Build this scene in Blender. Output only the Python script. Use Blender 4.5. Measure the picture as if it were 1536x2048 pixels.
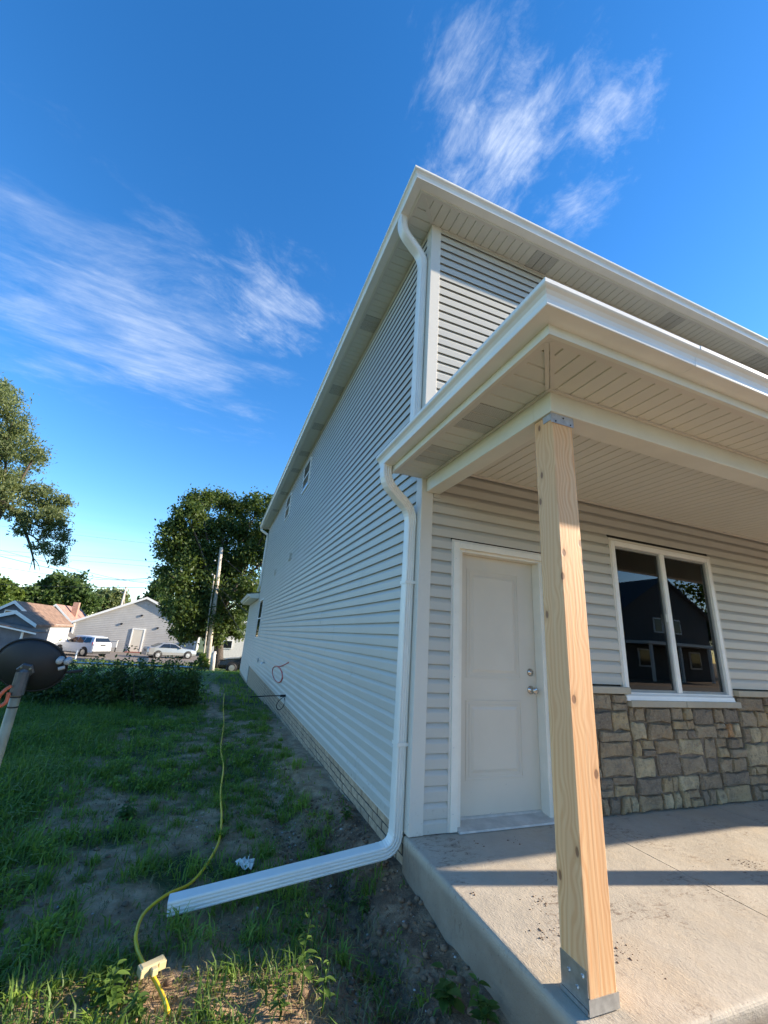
import bpy, bmesh, math, random
import numpy as np
from mathutils import Vector, Matrix
random.seed(7)
RS = np.random.RandomState(11)
for o in list(bpy.data.objects): bpy.data.objects.remove(o)
scene = bpy.context.scene
col = scene.collection
R = math.radians

# ------------------------------------------------------------------ camera
# world: x along the house front, y along the side wall, z = 0 on the porch slab
FPX, YAW, PITCH, ROLL = 823.0, -20.3855, 17.2544, -3.8504
CAM = np.array([-1.5016, -3.0781, 1.291])
def cam_axes():
    y, p, r = R(YAW), R(PITCH), R(ROLL)
    f = np.array([-math.sin(y)*math.cos(p), math.cos(y)*math.cos(p), math.sin(p)])
    rt = np.array([math.cos(y), math.sin(y), 0.0]); up = np.cross(rt, f)
    return rt*math.cos(r)-up*math.sin(r), up*math.cos(r)+rt*math.sin(r), f
RT, UP, FW = cam_axes()
cd = bpy.data.cameras.new('camera'); cam = bpy.data.objects.new('camera', cd); col.objects.link(cam)
cd.sensor_fit = 'HORIZONTAL'; cd.sensor_width = 36; cd.lens = FPX/1536*36
cd.clip_start = 0.05; cd.clip_end = 3000
cam.matrix_world = Matrix(((RT[0], UP[0], -FW[0], CAM[0]), (RT[1], UP[1], -FW[1], CAM[1]), (RT[2], UP[2], -FW[2], CAM[2]), (0, 0, 0, 1)))
scene.camera = cam
scene.render.resolution_x, scene.render.resolution_y = 768, 1024

# ------------------------------------------------------------------ light
SUN_EL = 22.5; SDX, SDY = 0.973, -0.231                       # horizontal direction towards the sun
w = bpy.data.worlds.new('World'); scene.world = w; w.use_nodes = True
nt = w.node_tree; nt.nodes.clear()
def wn(t, **k):
    n = nt.nodes.new(t)
    for a, b in k.items(): setattr(n, a, b)
    return n
sky = wn('ShaderNodeTexSky', sky_type='NISHITA', sun_disc=False)
sky.sun_elevation = R(SUN_EL); sky.sun_rotation = math.atan2(SDX, SDY)
sky.altitude = 300; sky.air_density = 1.0; sky.dust_density = 0.12; sky.ozone_density = 2.4
tc = wn('ShaderNodeTexCoord')
sep = wn('ShaderNodeSeparateXYZ'); nt.links.new(tc.outputs['Generated'], sep.inputs[0])
def wm(op, a, b=None):
    n = wn('ShaderNodeMath', operation=op)
    for i, v in enumerate((a, b)):
        if v is None: continue
        if isinstance(v, (int, float)): n.inputs[i].default_value = v
        else: nt.links.new(v, n.inputs[i])
    return n.outputs[0]
zc = wm('MAXIMUM', sep.outputs[2], 0.06)
pxn = wm('DIVIDE', sep.outputs[0], zc); pyn = wm('DIVIDE', sep.outputs[1], zc)
cmb = wn('ShaderNodeCombineXYZ'); nt.links.new(pxn, cmb.inputs[0]); nt.links.new(pyn, cmb.inputs[1])
def cloud_noise(rot, scl, scale, detail, rough, dist, off=(0, 0, 0)):
    mp = wn('ShaderNodeMapping'); mp.inputs['Rotation'].default_value = (0, 0, R(rot)); mp.inputs['Scale'].default_value = scl
    mp.inputs['Location'].default_value = off
    nt.links.new(cmb.outputs[0], mp.inputs[0])
    n = wn('ShaderNodeTexNoise'); n.inputs['Scale'].default_value = scale; n.inputs['Detail'].default_value = detail
    n.inputs['Roughness'].default_value = rough; n.inputs['Distortion'].default_value = dist
    nt.links.new(mp.outputs[0], n.inputs['Vector']); return n.outputs[0]
def ramp(v, a, b):
    n = wn('ShaderNodeMapRange', interpolation_type='SMOOTHSTEP'); n.inputs[1].default_value = a; n.inputs[2].default_value = b
    nt.links.new(v, n.inputs[0]); return n.outputs[0]
def cirr(p):                                                 # photo pixel -> cloud plane
    d = FW*FPX+RT*(p[0]-768)-UP*(p[1]-1024); return d[0]/d[2], d[1]/d[2]
def field(a, b, wid, nx, ny, seed, amp=1.9, lo=.12, hi=1.25, alpha=.6):
    a, b = np.array(cirr(a)), np.array(cirr(b)); c = (a+b)/2; d = b-a
    mp = wn('ShaderNodeMapping', vector_type='TEXTURE'); mp.inputs['Location'].default_value = (c[0], c[1], 0); mp.inputs['Rotation'].default_value = (0, 0, math.atan2(d[1], d[0])); mp.inputs['Scale'].default_value = (np.linalg.norm(d)/2, wid, 1)
    nt.links.new(cmb.outputs[0], mp.inputs[0])
    ln = wn('ShaderNodeVectorMath', operation='LENGTH'); nt.links.new(mp.outputs[0], ln.inputs[0])
    m2 = wn('ShaderNodeMapping'); m2.inputs['Scale'].default_value = (nx, ny, 1); m2.inputs['Location'].default_value = (seed*3.1, seed*1.7, 0); m2.inputs['Rotation'].default_value = (0, 0, .35); nt.links.new(mp.outputs[0], m2.inputs[0])
    n = wn('ShaderNodeTexNoise'); n.inputs['Scale'].default_value = 1.0; n.inputs['Detail'].default_value = 9; n.inputs['Roughness'].default_value = .66; n.inputs['Distortion'].default_value = .3; nt.links.new(m2.outputs[0], n.inputs['Vector'])
    m3 = wn('ShaderNodeMapping'); m3.inputs['Scale'].default_value = (nx*1.7, ny*7, 1); m3.inputs['Location'].default_value = (seed*1.3, seed*2.7, 0); m3.inputs['Rotation'].default_value = (0, 0, .5); nt.links.new(mp.outputs[0], m3.inputs[0])
    n3 = wn('ShaderNodeTexNoise'); n3.inputs['Scale'].default_value = 1.0; n3.inputs['Detail'].default_value = 7; n3.inputs['Roughness'].default_value = .62; n3.inputs['Distortion'].default_value = .25; nt.links.new(m3.outputs[0], n3.inputs['Vector'])
    fib = ramp(n3.outputs[0], .28, .72)
    v = wm('ADD', wm('MULTIPLY', wm('SUBTRACT', 1.0, ln.outputs['Value']), .95), wm('MULTIPLY', wm('SUBTRACT', n.outputs[0], .5), amp))
    return wm('MULTIPLY', wm('MULTIPLY', ramp(v, lo, hi), alpha), wm('ADD', wm('MULTIPLY', fib, .45), .55))
fields = [field((-260, 520), (640, 800), .75, 1.6, 3.2, 1, 2.3, .1, 1.5, .62), field((360, 480), (660, 720), .30, 2.0, 3.0, 2, 2.2, .1, 1.4, .55),
          field((900, 470), (1190, 10), .20, 2.2, 2.6, 3, 2.2, .1, 1.3, .7), field((1130, 330), (1330, 90), .14, 2.0, 2.0, 4, 2.2, .1, 1.3, .5), field((840, 270), (1030, -60), .09, 1.6, 2.0, 5, 2.0, .1, 1.4, .5), field((1060, 470), (1270, 350), .10, 2, 2, 6, 2.0, .1, 1.4, .45)]
acc = fields[0]
for b in fields[1:]: acc = wm('MAXIMUM', acc, b)
low = wm('MULTIPLY', ramp(wm('SUBTRACT', 0.30, sep.outputs[2]), 0.05, 0.22), ramp(cloud_noise(10, (.35, 1.2, 1), .8, 6, .55, .4), 0.36, 0.62))
mask = wm('MINIMUM', wm('ADD', acc, wm('MULTIPLY', low, 0.16)), 0.8)
hsv = wn('ShaderNodeHueSaturation'); hsv.inputs['Saturation'].default_value = 1.32; hsv.inputs['Hue'].default_value = 0.505
nt.links.new(sky.outputs[0], hsv.inputs['Color'])
mx = wn('ShaderNodeMix', data_type='RGBA'); nt.links.new(mask, mx.inputs[0]); nt.links.new(hsv.outputs[0], mx.inputs[6]); mx.inputs[7].default_value = (3.2, 3.5, 4.0, 1)
bg = wn('ShaderNodeBackground'); bg.inputs['Strength'].default_value = 0.13
out = wn('ShaderNodeOutputWorld'); nt.links.new(mx.outputs[2], bg.inputs['Color']); nt.links.new(bg.outputs[0], out.inputs['Surface'])
sl = bpy.data.lights.new('sun', 'SUN'); sl.energy = 4.9; sl.angle = R(0.55); sl.color = (1.0, 0.86, 0.68)
so = bpy.data.objects.new('sun', sl); col.objects.link(so); so.location = (20, -5, 20)
sd = Vector((SDX, SDY, math.tan(R(SUN_EL)))).normalized()
so.rotation_euler = sd.to_track_quat('Z', 'Y').to_euler()
vs = scene.view_settings; vs.view_transform = 'Standard'; vs.look = 'None'; vs.gamma = 1; vs.exposure = 1.35; vs.use_curve_mapping = False

# ------------------------------------------------------------------ helpers: pixels, terrain
def ray(u, v):
    d = FW*FPX+RT*(u-768)-UP*(v-1024); return d/np.linalg.norm(d)
def on(u, v, ax, val):
    d = ray(u, v); i = 'xyz'.index(ax); return CAM+d*(val-CAM[i])/d[i]
def at(u, v, dist):
    d = ray(u, v); return CAM+d*dist/math.hypot(d[0], d[1])
TAB = np.random.RandomState(3).rand(256, 256)
def vn(x, y, s):
    x = np.asarray(x, float)*s+97.3; y = np.asarray(y, float)*s+41.7
    xi = np.floor(x).astype(int); yi = np.floor(y).astype(int); fx = x-xi; fy = y-yi
    fx = fx*fx*(3-2*fx); fy = fy*fy*(3-2*fy); g = lambda a, b: TAB[a & 255, b & 255]
    return (g(xi, yi)*(1-fx)+g(xi+1, yi)*fx)*(1-fy)+(g(xi, yi+1)*(1-fx)+g(xi+1, yi+1)*fx)*fy
def fbm(x, y, s, n=4):
    a = 0; amp = .5; t = 0
    for i in range(n): a = a+amp*vn(x, y, s*2**i); t += amp; amp *= .5
    return a/t
PY = [-60, -17, -9, -6, -2.5, 0, 2.5, 5.3, 8, 11, 14.6, 20, 24, 28, 33, 44, 54, 90, 400]
PZ = [-.6, -.6, -.6, -.5, -.36, -.345, -.34, -.37, -.43, -.55, -.70, -.80, -1.1, -1.5, -1.66, -1.84, -1.98, -2.0, -2.0]
def zg(x, y):
    x = np.asarray(x, float); y = np.asarray(y, float)
    z = np.interp(y, PY, PZ)
    near = np.clip((22-np.hypot(x+1, y-2))/8, 0, 1)
    z = z+near*((fbm(x, y, .9)-.5)*.10+(fbm(x, y, 5.0, 3)-.5)*.06+(fbm(x, y, 15.0, 2)-.5)*.022)
    wall = np.exp(-(np.minimum(x+.05, 0)/.5)**2)*np.clip((7-y)/6, 0, 1)*np.clip((y+3.2)/1.5, 0, 1)
    z = z+.13*wall
    z = z-.035*np.exp(-((x+.62)/.13)**2)*np.clip((y-.3)/.5, 0, 1)*np.clip((5-y)/3, 0, 1)
    dit = np.exp(-((x+.42)/.20)**2)*np.clip((1.0-y)/.6, 0, 1)*np.clip((y+2.6)/.6, 0, 1)
    z = z-.13*dit+dit*(fbm(x, y, 9.0, 3)-.5)*.16
    return z
def ground_at(u, v):
    d = ray(u, v); t = .5
    for k in range(4000):
        p = CAM+d*t
        if p[2] < float(zg(p[0], p[1])): break
        t += .004+t*.001
    return p

# ------------------------------------------------------------------ helpers: objects
ORG = {}
def tag(o, label=None, cat=None, group=None, kind=None):
    if label: o['label'] = label
    if cat: o['category'] = cat
    if group: o['group'] = group
    if kind: o['kind'] = kind
    return o
def thing(name, label, cat, loc=(0, 0, 0), group=None):
    o = bpy.data.objects.new(name, None); col.objects.link(o); o.location = loc; o.empty_display_size = .2
    ORG[o] = Vector(loc); return tag(o, label, cat, group)
def link(name, me, mat, parent=None, shade=False):
    if mat is not None and not me.materials: me.materials.append(mat)
    o = bpy.data.objects.new(name, me); col.objects.link(o)
    if parent is not None:
        o.parent = parent; ORG[o] = ORG[parent]
    else: ORG[o] = Vector((0, 0, 0))
    if shade:
        me.polygons.foreach_set('use_smooth', [True]*len(me.polygons))
    return o
class MB:
    def __init__(s): s.v = []; s.f = []
    def add(s, vs_, fs):
        b = len(s.v); s.v += [tuple(map(float, p)) for p in vs_]; s.f += [tuple(i+b for i in f) for f in fs]; return s
    def box(s, a, b):
        (x0, y0, z0), (x1, y1, z1) = a, b
        return s.add([(x0, y0, z0), (x1, y0, z0), (x1, y1, z0), (x0, y1, z0), (x0, y0, z1), (x1, y0, z1), (x1, y1, z1), (x0, y1, z1)],
                     [(0, 3, 2, 1), (4, 5, 6, 7), (0, 1, 5, 4), (1, 2, 6, 5), (2, 3, 7, 6), (3, 0, 4, 7)])
    def extr(s, prof, f0, f1, cap=True):                       # sweep a 2-D profile from f0(a,b) to f1(a,b)
        n = len(prof); V = [f0(a, b) for a, b in prof]+[f1(a, b) for a, b in prof]
        F = [(i, (i+1) % n, n+(i+1) % n, n+i) for i in range(n)]
        if cap: F += [tuple(range(n))[::-1], tuple(range(n, 2*n))]
        return s.add(V, F)
    def poly(s, pts, thick):                                   # flat polygon with thickness vector
        t = np.array(thick); n = len(pts); V = [np.array(p) for p in pts]+[np.array(p)+t for p in pts]
        return s.add(V, [tuple(range(n))[::-1], tuple(range(n, 2*n))]+[(i, (i+1) % n, n+(i+1) % n, n+i) for i in range(n)])
    def tube(s, pts, r, n=8, cap=True):
        pts = [Vector(p) for p in pts]; rs = r if isinstance(r, (list, tuple)) else [r]*len(pts)
        b = len(s.v); nrm = None
        for i, p in enumerate(pts):
            t = (pts[min(i+1, len(pts)-1)]-pts[max(i-1, 0)]).normalized()
            if nrm is None: nrm = t.orthogonal().normalized()
            else: nrm = (nrm-t*nrm.dot(t)); nrm = nrm.normalized() if nrm.length > 1e-6 else t.orthogonal().normalized()
            bi = t.cross(nrm)
            for k in range(n):
                a = 2*math.pi*k/n; s.v.append(tuple(p+(nrm*math.cos(a)+bi*math.sin(a))*rs[i]))
        for i in range(len(pts)-1):
            for k in range(n): s.f.append((b+i*n+k, b+i*n+(k+1) % n, b+(i+1)*n+(k+1) % n, b+(i+1)*n+k))
        if cap: s.f += [tuple(b+k for k in range(n))[::-1], tuple(b+(len(pts)-1)*n+k for k in range(n))]
        return s
    def lathe(s, c, axis, prof, n=20):                         # prof: (along, radius)
        c = Vector(c); ax = Vector(axis).normalized(); u = ax.orthogonal().normalized(); v_ = ax.cross(u); b = len(s.v)
        for a, r in prof:
            for k in range(n):
                t = 2*math.pi*k/n; s.v.append(tuple(c+ax*a+(u*math.cos(t)+v_*math.sin(t))*r))
        m = len(prof)
        for i in range(m-1):
            for k in range(n): s.f.append((b+i*n+k, b+i*n+(k+1) % n, b+(i+1)*n+(k+1) % n, b+(i+1)*n+k))
        s.f += [tuple(b+k for k in range(n))[::-1], tuple(b+(m-1)*n+k for k in range(n))]
        return s
    def build(s, name, mat, parent=None, shade=False, bevel=0):
        o = ORG[parent] if parent is not None else Vector((0, 0, 0))
        me = bpy.data.meshes.new(name)
        me.from_pydata([(x-o.x, y-o.y, z-o.z) for x, y, z in s.v], [], s.f)
        bm = bmesh.new(); bm.from_mesh(me); bmesh.ops.recalc_face_normals(bm, faces=bm.faces)
        if bevel: bmesh.ops.bevel(bm, geom=bm.edges[:], offset=bevel, segments=2, affect='EDGES', profile=.5)
        bm.to_mesh(me); bm.free(); me.update()
        return link(name, me, mat, parent, shade)
def box(a, b, name, mat, parent=None, bevel=0): return MB().box(a, b).build(name, mat, parent, bevel=bevel)
def smooth_path(pts, n=6):                                    # Catmull-Rom through points
    P = [np.array(p, float) for p in pts]; P = [2*P[0]-P[1]]+P+[2*P[-1]-P[-2]]; o = []
    for i in range(1, len(P)-2):
        for k in range(n):
            t = k/n; a, b, c, d = P[i-1:i+3]
            o.append(.5*((2*b)+(c-a)*t+(2*a-5*b+4*c-d)*t*t+(-a+3*b-3*c+d)*t**3))
    o.append(P[-2]); return o
def mesh_np(name, V, F, mat, parent=None, tint=None, shade=False):
    o = ORG[parent] if parent is not None else Vector((0, 0, 0))
    V = np.asarray(V, np.float32)-np.array(o, np.float32); k = F.shape[1]
    me = bpy.data.meshes.new(name); me.vertices.add(len(V)); me.vertices.foreach_set('co', V.ravel())
    me.loops.add(F.size); me.loops.foreach_set('vertex_index', F.astype(np.int32).ravel())
    me.polygons.add(len(F)); me.polygons.foreach_set('loop_start', np.arange(0, F.size, k, dtype=np.int32))
    me.update(calc_edges=True)
    if tint is not None:
        a = me.attributes.new('tint', 'FLOAT', 'POINT'); a.data.foreach_set('value', np.asarray(tint, np.float32))
    return link(name, me, mat, parent, shade)

# ------------------------------------------------------------------ materials
def lin(c): return tuple(((x/255+.055)/1.055)**2.4 if x > 10 else x/255/12.92 for x in c)
class MT:
    def __init__(s, name):
        s.m = bpy.data.materials.new(name); s.m.use_nodes = True; s.t = s.m.node_tree; s.b = s.t.nodes['Principled BSDF']; s.o = s.t.nodes['Material Output']
        s.co = s.n('ShaderNodeTexCoord').outputs['Object']
    def n(s, t, **k):
        x = s.t.nodes.new(t)
        for a, b in k.items(): setattr(x, a, b)
        return x
    def l(s, a, b): s.t.links.new(a, b)
    def math(s, op, a, b=None, c=None):
        x = s.n('ShaderNodeMath', operation=op)
        for i, v in enumerate((a, b, c)):
            if v is None: continue
            if isinstance(v, (int, float)): x.inputs[i].default_value = v
            else: s.l(v, x.inputs[i])
        return x.outputs[0]
    def noise(s, scale, detail=4, rough=.55, stretch=(1, 1, 1), dist=0, vec=None, off=(0, 0, 0)):
        mp = s.n('ShaderNodeMapping'); mp.inputs['Scale'].default_value = stretch; mp.inputs['Location'].default_value = off; s.l(vec or s.co, mp.inputs[0])
        x = s.n('ShaderNodeTexNoise'); x.inputs['Scale'].default_value = scale; x.inputs['Detail'].default_value = detail; x.inputs['Roughness'].default_value = rough; x.inputs['Distortion'].default_value = dist
        s.l(mp.outputs[0], x.inputs['Vector']); return x.outputs[0]
    def rng(s, v, a, b, c=0, d=1, smooth=True):
        x = s.n('ShaderNodeMapRange', interpolation_type='SMOOTHSTEP' if smooth else 'LINEAR')
        for i, q in enumerate((a, b, c, d)): x.inputs[i+1].default_value = q
        s.l(v, x.inputs[0]); return x.outputs[0]
    def mix(s, f, a, b, mode='MIX'):
        x = s.n('ShaderNodeMix', data_type='RGBA', blend_type=mode)
        for i, v in ((0, f), (6, a), (7, b)):
            if isinstance(v, (int, float)): x.inputs[i].default_value = v
            elif isinstance(v, tuple): x.inputs[i].default_value = (*v[:3], 1)
            else: s.l(v, x.inputs[i])
        return x.outputs[2]
    def col(s, c):
        if isinstance(c, tuple): s.b.inputs['Base Color'].default_value = (*c[:3], 1)
        else: s.l(c, s.b.inputs['Base Color'])
        return s
    def rough(s, r):
        if isinstance(r, (int, float)): s.b.inputs['Roughness'].default_value = r
        else: s.l(r, s.b.inputs['Roughness'])
        return s
    def bump(s, h, dist=.01, strength=1.0):
        x = s.n('ShaderNodeBump'); x.inputs['Distance'].default_value = dist; x.inputs['Strength'].default_value = strength; s.l(h, x.inputs['Height']); s.l(x.outputs[0], s.b.inputs['Normal']); return s
    def rand(s): return s.n('ShaderNodeObjectInfo').outputs['Random']
def sc(c, k): return tuple(x*k for x in c[:3])
def plain(name, c, rough=.5, var=.12, scale=6, bump=0, bscale=40, metal=0, orand=0, spec=None):
    m = MT(name); k = m.rng(m.noise(scale, 5, .6), .3, .7)
    cc = m.mix(k, sc(c, 1-var), sc(c, 1+var))
    if orand: cc = m.mix(m.math('MULTIPLY', m.rand(), orand), cc, sc(c, .55))
    m.col(cc).rough(rough); m.b.inputs['Metallic'].default_value = metal
    if spec is not None: m.b.inputs['Specular IOR Level'].default_value = spec
    if bump: m.bump(m.noise(bscale, 4, .6), bump)
    return m.m
M = {}
def vinyl(name, c, rough=.42):                                 # wood-grain embossed vinyl, a little dust
    m = MT(name); d = m.rng(m.noise(1.1, 5, .6, (1, 1, .6)), .35, .75)
    r = m.math('MULTIPLY', m.rand(), .5)
    cc = m.mix(d, c, sc(c, .93)); cc = m.mix(r, cc, sc(c, .95))
    drip = m.rng(m.noise(14, 4, .6, (1, 1, .05)), .62, .8); cc = m.mix(m.math('MULTIPLY', drip, .10), cc, sc(c, .6))
    zz = m.n('ShaderNodeSeparateXYZ'); m.l(m.co, zz.inputs[0]); mud = m.math('MULTIPLY', m.rng(zz.outputs[2], .30, .0), m.rng(m.noise(24, 6, .75), .55, .72)); cc = m.mix(m.math('MULTIPLY', mud, .55), cc, (.20, .15, .10))
    m.col(cc).rough(rough).bump(m.math('ADD', m.noise(30, 4, .6, (.12, .12, 2.2)), m.math('MULTIPLY', m.noise(1.6, 2, .5, (1, 1, .5)), 2.5)), .0016); m.b.inputs['Specular IOR Level'].default_value = .35
    return m.m
M['siding'] = vinyl('siding vinyl', (.52, .505, .45))
M['trim'] = vinyl('trim vinyl', (.66, .63, .56))
M['soffit'] = vinyl('soffit vinyl', (.66, .65, .575), .5)
M['alum'] = plain('white aluminium', (.80, .78, .72), .32, .04, 3, .0006, 9)
M['fascia'] = plain('fascia aluminium', (.70, .69, .60), .38, .04, 3, .0008, 7)
M['white'] = plain('white vinyl frame', (.80, .79, .75), .35, .04)
def m_door():
    m = MT('painted steel door'); c = (.60, .55, .455); zz = m.n('ShaderNodeSeparateXYZ'); m.l(m.co, zz.inputs[0])
    sc1 = m.math('MULTIPLY', m.rng(zz.outputs[2], .45, .05), m.rng(m.noise(16, 5, .7, (1, 1, 1.5)), .66, .72)); cc = m.mix(m.rng(m.noise(2.5, 4), .3, .7), sc(c, .97), sc(c, 1.03)); cc = m.mix(m.math('MULTIPLY', sc1, .6), cc, (.12, .10, .08)); m.col(cc).rough(m.rng(m.noise(5, 3), .3, .7, .38, .5)); return m.m
M['door'] = m_door()
M['casing'] = plain('door casing', (.76, .73, .64), .4, .04)
M['black'] = plain('black rubber', (.012, .012, .013), .6, .2)
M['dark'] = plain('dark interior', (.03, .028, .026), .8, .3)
M['interior_wood'] = plain('interior brown board', (.20, .085, .035), .6, .25, 5)
M['steel'] = plain('galvanised steel', (.55, .57, .58), .38, .15, 25, 0, 40, .9)
M['nickel'] = plain('satin nickel', (.5, .48, .45), .25, .08, 10, 0, 40, 1)
M['shingle'] = plain('roof shingle', (.10, .095, .09), .9, .4, 30, .01, 60)
def m_vent():
    m = MT('vented soffit'); s_ = m.n('ShaderNodeSeparateXYZ'); m.l(m.co, s_.inputs[0]); k = 2*math.pi/.014
    a = m.math('SINE', m.math('MULTIPLY', m.math('ADD', s_.outputs[0], s_.outputs[1]), k*.72)); b = m.math('SINE', m.math('MULTIPLY', m.math('SUBTRACT', s_.outputs[0], s_.outputs[1]), k*.72))
    h = m.rng(m.math('MULTIPLY', a, b), .15, .35); m.col(m.mix(h, (.60, .595, .54), (.14, .135, .12))).rough(.6); return m.m
M['vent'] = m_vent()
def m_concrete(name, base, mud=True):
    m = MT(name); a = m.rng(m.noise(1.6, 6, .62), .3, .7); b = m.rng(m.noise(22, 5, .7), .3, .75)
    cc = m.mix(a, sc(base, .86), sc(base, 1.08)); cc = m.mix(m.math('MULTIPLY', b, .35), cc, sc(base, .78))
    warm = m.rng(m.noise(2.3, 4, .6, off=(4, 2, 0)), .48, .7); cc = m.mix(m.math('MULTIPLY', warm, .35), cc, (base[0]*1.0, base[1]*.88, base[2]*.72))
    if mud:
        g = m.math('MULTIPLY', m.rng(m.noise(2.1, 3, .5, off=(1, 7, 0)), .46, .62), m.rng(m.noise(15, 7, .78, (1, 2.2, 1), .9), .50, .66))
        cc = m.mix(m.math('MULTIPLY', g, .9), cc, (.12, .075, .045))
        sp = m.rng(m.noise(75, 2, .5), .70, .76); cc = m.mix(m.math('MULTIPLY', sp, .7), cc, (.10, .07, .05))
        zz = m.n('ShaderNodeSeparateXYZ'); m.l(m.co, zz.inputs[0]); stain_shade = m.math('MULTIPLY', m.rng(zz.outputs[2], -.02, -.07), m.rng(m.noise(3, 5, .6), .2, .6, .45, 1)); cc = m.mix(m.math('MULTIPLY', stain_shade, .75), cc, (.17, .125, .085))  # soil stain below the top edge; also paints in the sides' dimmer bounce light
    m.col(cc).rough(.82).bump(m.math('ADD', m.noise(90, 4, .7, (1, .5, 1)), m.math('MULTIPLY', m.noise(9, 4), 1.5)), .004); return m.m
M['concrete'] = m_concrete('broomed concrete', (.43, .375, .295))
M['concrete_plain'] = m_concrete('cast stone', (.44, .39, .30), False)
M['lot'] = m_concrete('worn lot surface', (.22, .22, .215))
M['road'] = plain('asphalt', (.07, .07, .07), .9, .3, 8, .004, 120)
def m_wood():
    m = MT('fir post'); s_ = m.n('ShaderNodeSeparateXYZ'); m.l(m.co, s_.inputs[0])
    vo = m.n('ShaderNodeTexVoronoi', feature='F1', voronoi_dimensions='2D'); cv = m.n('ShaderNodeCombineXYZ'); m.l(m.math('MULTIPLY', m.math('SUBTRACT', s_.outputs[0], m.math('MULTIPLY', s_.outputs[1], 1.37)), 7.0), cv.inputs[0]); m.l(m.math('MULTIPLY', s_.outputs[2], 4.6), cv.inputs[1]); m.l(cv.outputs[0], vo.inputs['Vector']); vo.inputs['Scale'].default_value = 1.0
    kd = vo.outputs['Distance']; near = m.rng(kd, .05, .55, 1, 0)
    w_ = m.n('ShaderNodeTexWave', wave_type='BANDS', bands_direction='DIAGONAL'); mp2 = m.n('ShaderNodeMapping'); mp2.inputs['Scale'].default_value = (1, 1, .035); m.l(m.co, mp2.inputs[0])
    wob = m.n('ShaderNodeVectorMath', operation='ADD'); cb = m.n('ShaderNodeCombineXYZ')
    dsp = m.math('ADD', m.math('MULTIPLY', m.noise(2.2, 3, .5, (1, 1, .35)), .035), m.math('MULTIPLY', near, .012)); m.l(dsp, cb.inputs[0]); m.l(dsp, cb.inputs[1])
    m.l(mp2.outputs[0], wob.inputs[0]); m.l(cb.outputs[0], wob.inputs[1]); m.l(wob.outputs[0], w_.inputs['Vector']); w_.inputs['Scale'].default_value = 26; w_.inputs['Distortion'].default_value = .25
    g = m.rng(w_.outputs['Fac'], .15, .95)
    fb = m.noise(60, 3, .6, (1, 1, .02)); cc = m.mix(g, (.80, .47, .225), (.71, .36, .15)); cc = m.mix(m.math('MULTIPLY', m.rng(fb, .4, .7), .35), cc, (.76, .54, .31))
    big = m.rng(m.noise(3, 3, .5, (1.5, 1.5, .25)), .42, .65); cc = m.mix(m.math('MULTIPLY', big, .4), cc, (.66, .36, .18))
    sel = m.n('ShaderNodeSeparateColor'); m.l(vo.outputs['Color'], sel.inputs[0]); pick = m.math('GREATER_THAN', sel.outputs[0], .52)
    kn = m.math('MULTIPLY', m.rng(kd, .06, .11, 1, 0), pick); halo = m.math('MULTIPLY', m.rng(kd, .08, .26, 1, 0), pick); cc = m.mix(m.math('MULTIPLY', halo, .4), cc, (.50, .25, .10)); cc = m.mix(m.math('MULTIPLY', kn, .8), cc, (.17, .07, .03))
    m.col(cc).rough(.62).bump(m.math('SUBTRACT', fb, m.math('MULTIPLY', kn, .5)), .0015); return m.m
M['wood'] = m_wood()
M['pole'] = plain('weathered pole', (.50, .44, .36), .85, .25, 6, .006, 30)
def m_stone():
    m = MT('veneer stone'); r = m.rand(); cr = m.n('ShaderNodeValToRGB'); m.l(r, cr.inputs[0]); e = cr.color_ramp; e.interpolation = 'CONSTANT'
    cs = [(0, (.40, .29, .165)), (.16, (.47, .35, .19)), (.30, (.27, .21, .145)), (.44, (.52, .39, .21)), (.58, (.39, .30, .19)), (.70, (.57, .46, .275)), (.80, (.52, .28, .12)), (.86, (.32, .24, .15)), (.93, (.62, .50, .30))]
    while len(e.elements) < len(cs): e.elements.new(.5)
    for x, (p, c) in zip(e.elements, cs): x.position = p; x.color = (*c, 1)
    off = m.n('ShaderNodeVectorMath', operation='ADD'); cb = m.n('ShaderNodeCombineXYZ'); m.l(m.math('MULTIPLY', r, 40), cb.inputs[0]); m.l(m.co, off.inputs[0]); m.l(cb.outputs[0], off.inputs[1])
    n1 = m.noise(9, 6, .7, vec=off.outputs[0]); n2 = m.noise(38, 5, .7, (1, 1, 1.6), vec=off.outputs[0])
    cc = m.mix(m.rng(n1, .35, .7), cr.outputs[0], m.mix(.5, cr.outputs[0], (.09, .085, .08))); cc = m.mix(m.math('MULTIPLY', m.rng(n2, .45, .75), .6), cc, (.44, .38, .28)); cc = m.mix(m.math('MULTIPLY', m.rng(m.noise(20, 6, .75, vec=off.outputs[0], off=(5, 3, 1)), .52, .7), .7), cc, (.07, .06, .05))
    m.col(cc).rough(.88).bump(m.math('ADD', n1, m.math('MULTIPLY', n2, .8)), .032); return m.m
M['stone'] = m_stone()
M['mortar'] = plain('mortar', (.17, .135, .10), .95, .25, 20, .004, 80)
M['brick'] = plain('buff brick', (.46, .35, .235), .9, .22, 18, .005, 60, orand=.5)
M['brick_mortar'] = plain('brick mortar', (.28, .235, .18), .95, .25, 20, .004, 80)
def m_glass(name, tint=(.55, .6, .62)):
    m = MT(name); m.t.nodes.remove(m.b); f = m.n('ShaderNodeFresnel'); f.inputs[0].default_value = 1.5
    g = m.n('ShaderNodeBsdfGlossy'); g.inputs['Roughness'].default_value = .005; t = m.n('ShaderNodeBsdfTransparent'); t.inputs[0].default_value = (*tint, 1)
    x = m.n('ShaderNodeMixShader'); m.l(m.math('MINIMUM', m.math('MULTIPLY', f.outputs[0], 1.35), 1.0), x.inputs[0]); m.l(t.outputs[0], x.inputs[1]); m.l(g.outputs[0], x.inputs[2]); m.l(x.outputs[0], m.o.inputs['Surface']); return m.m
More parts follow.
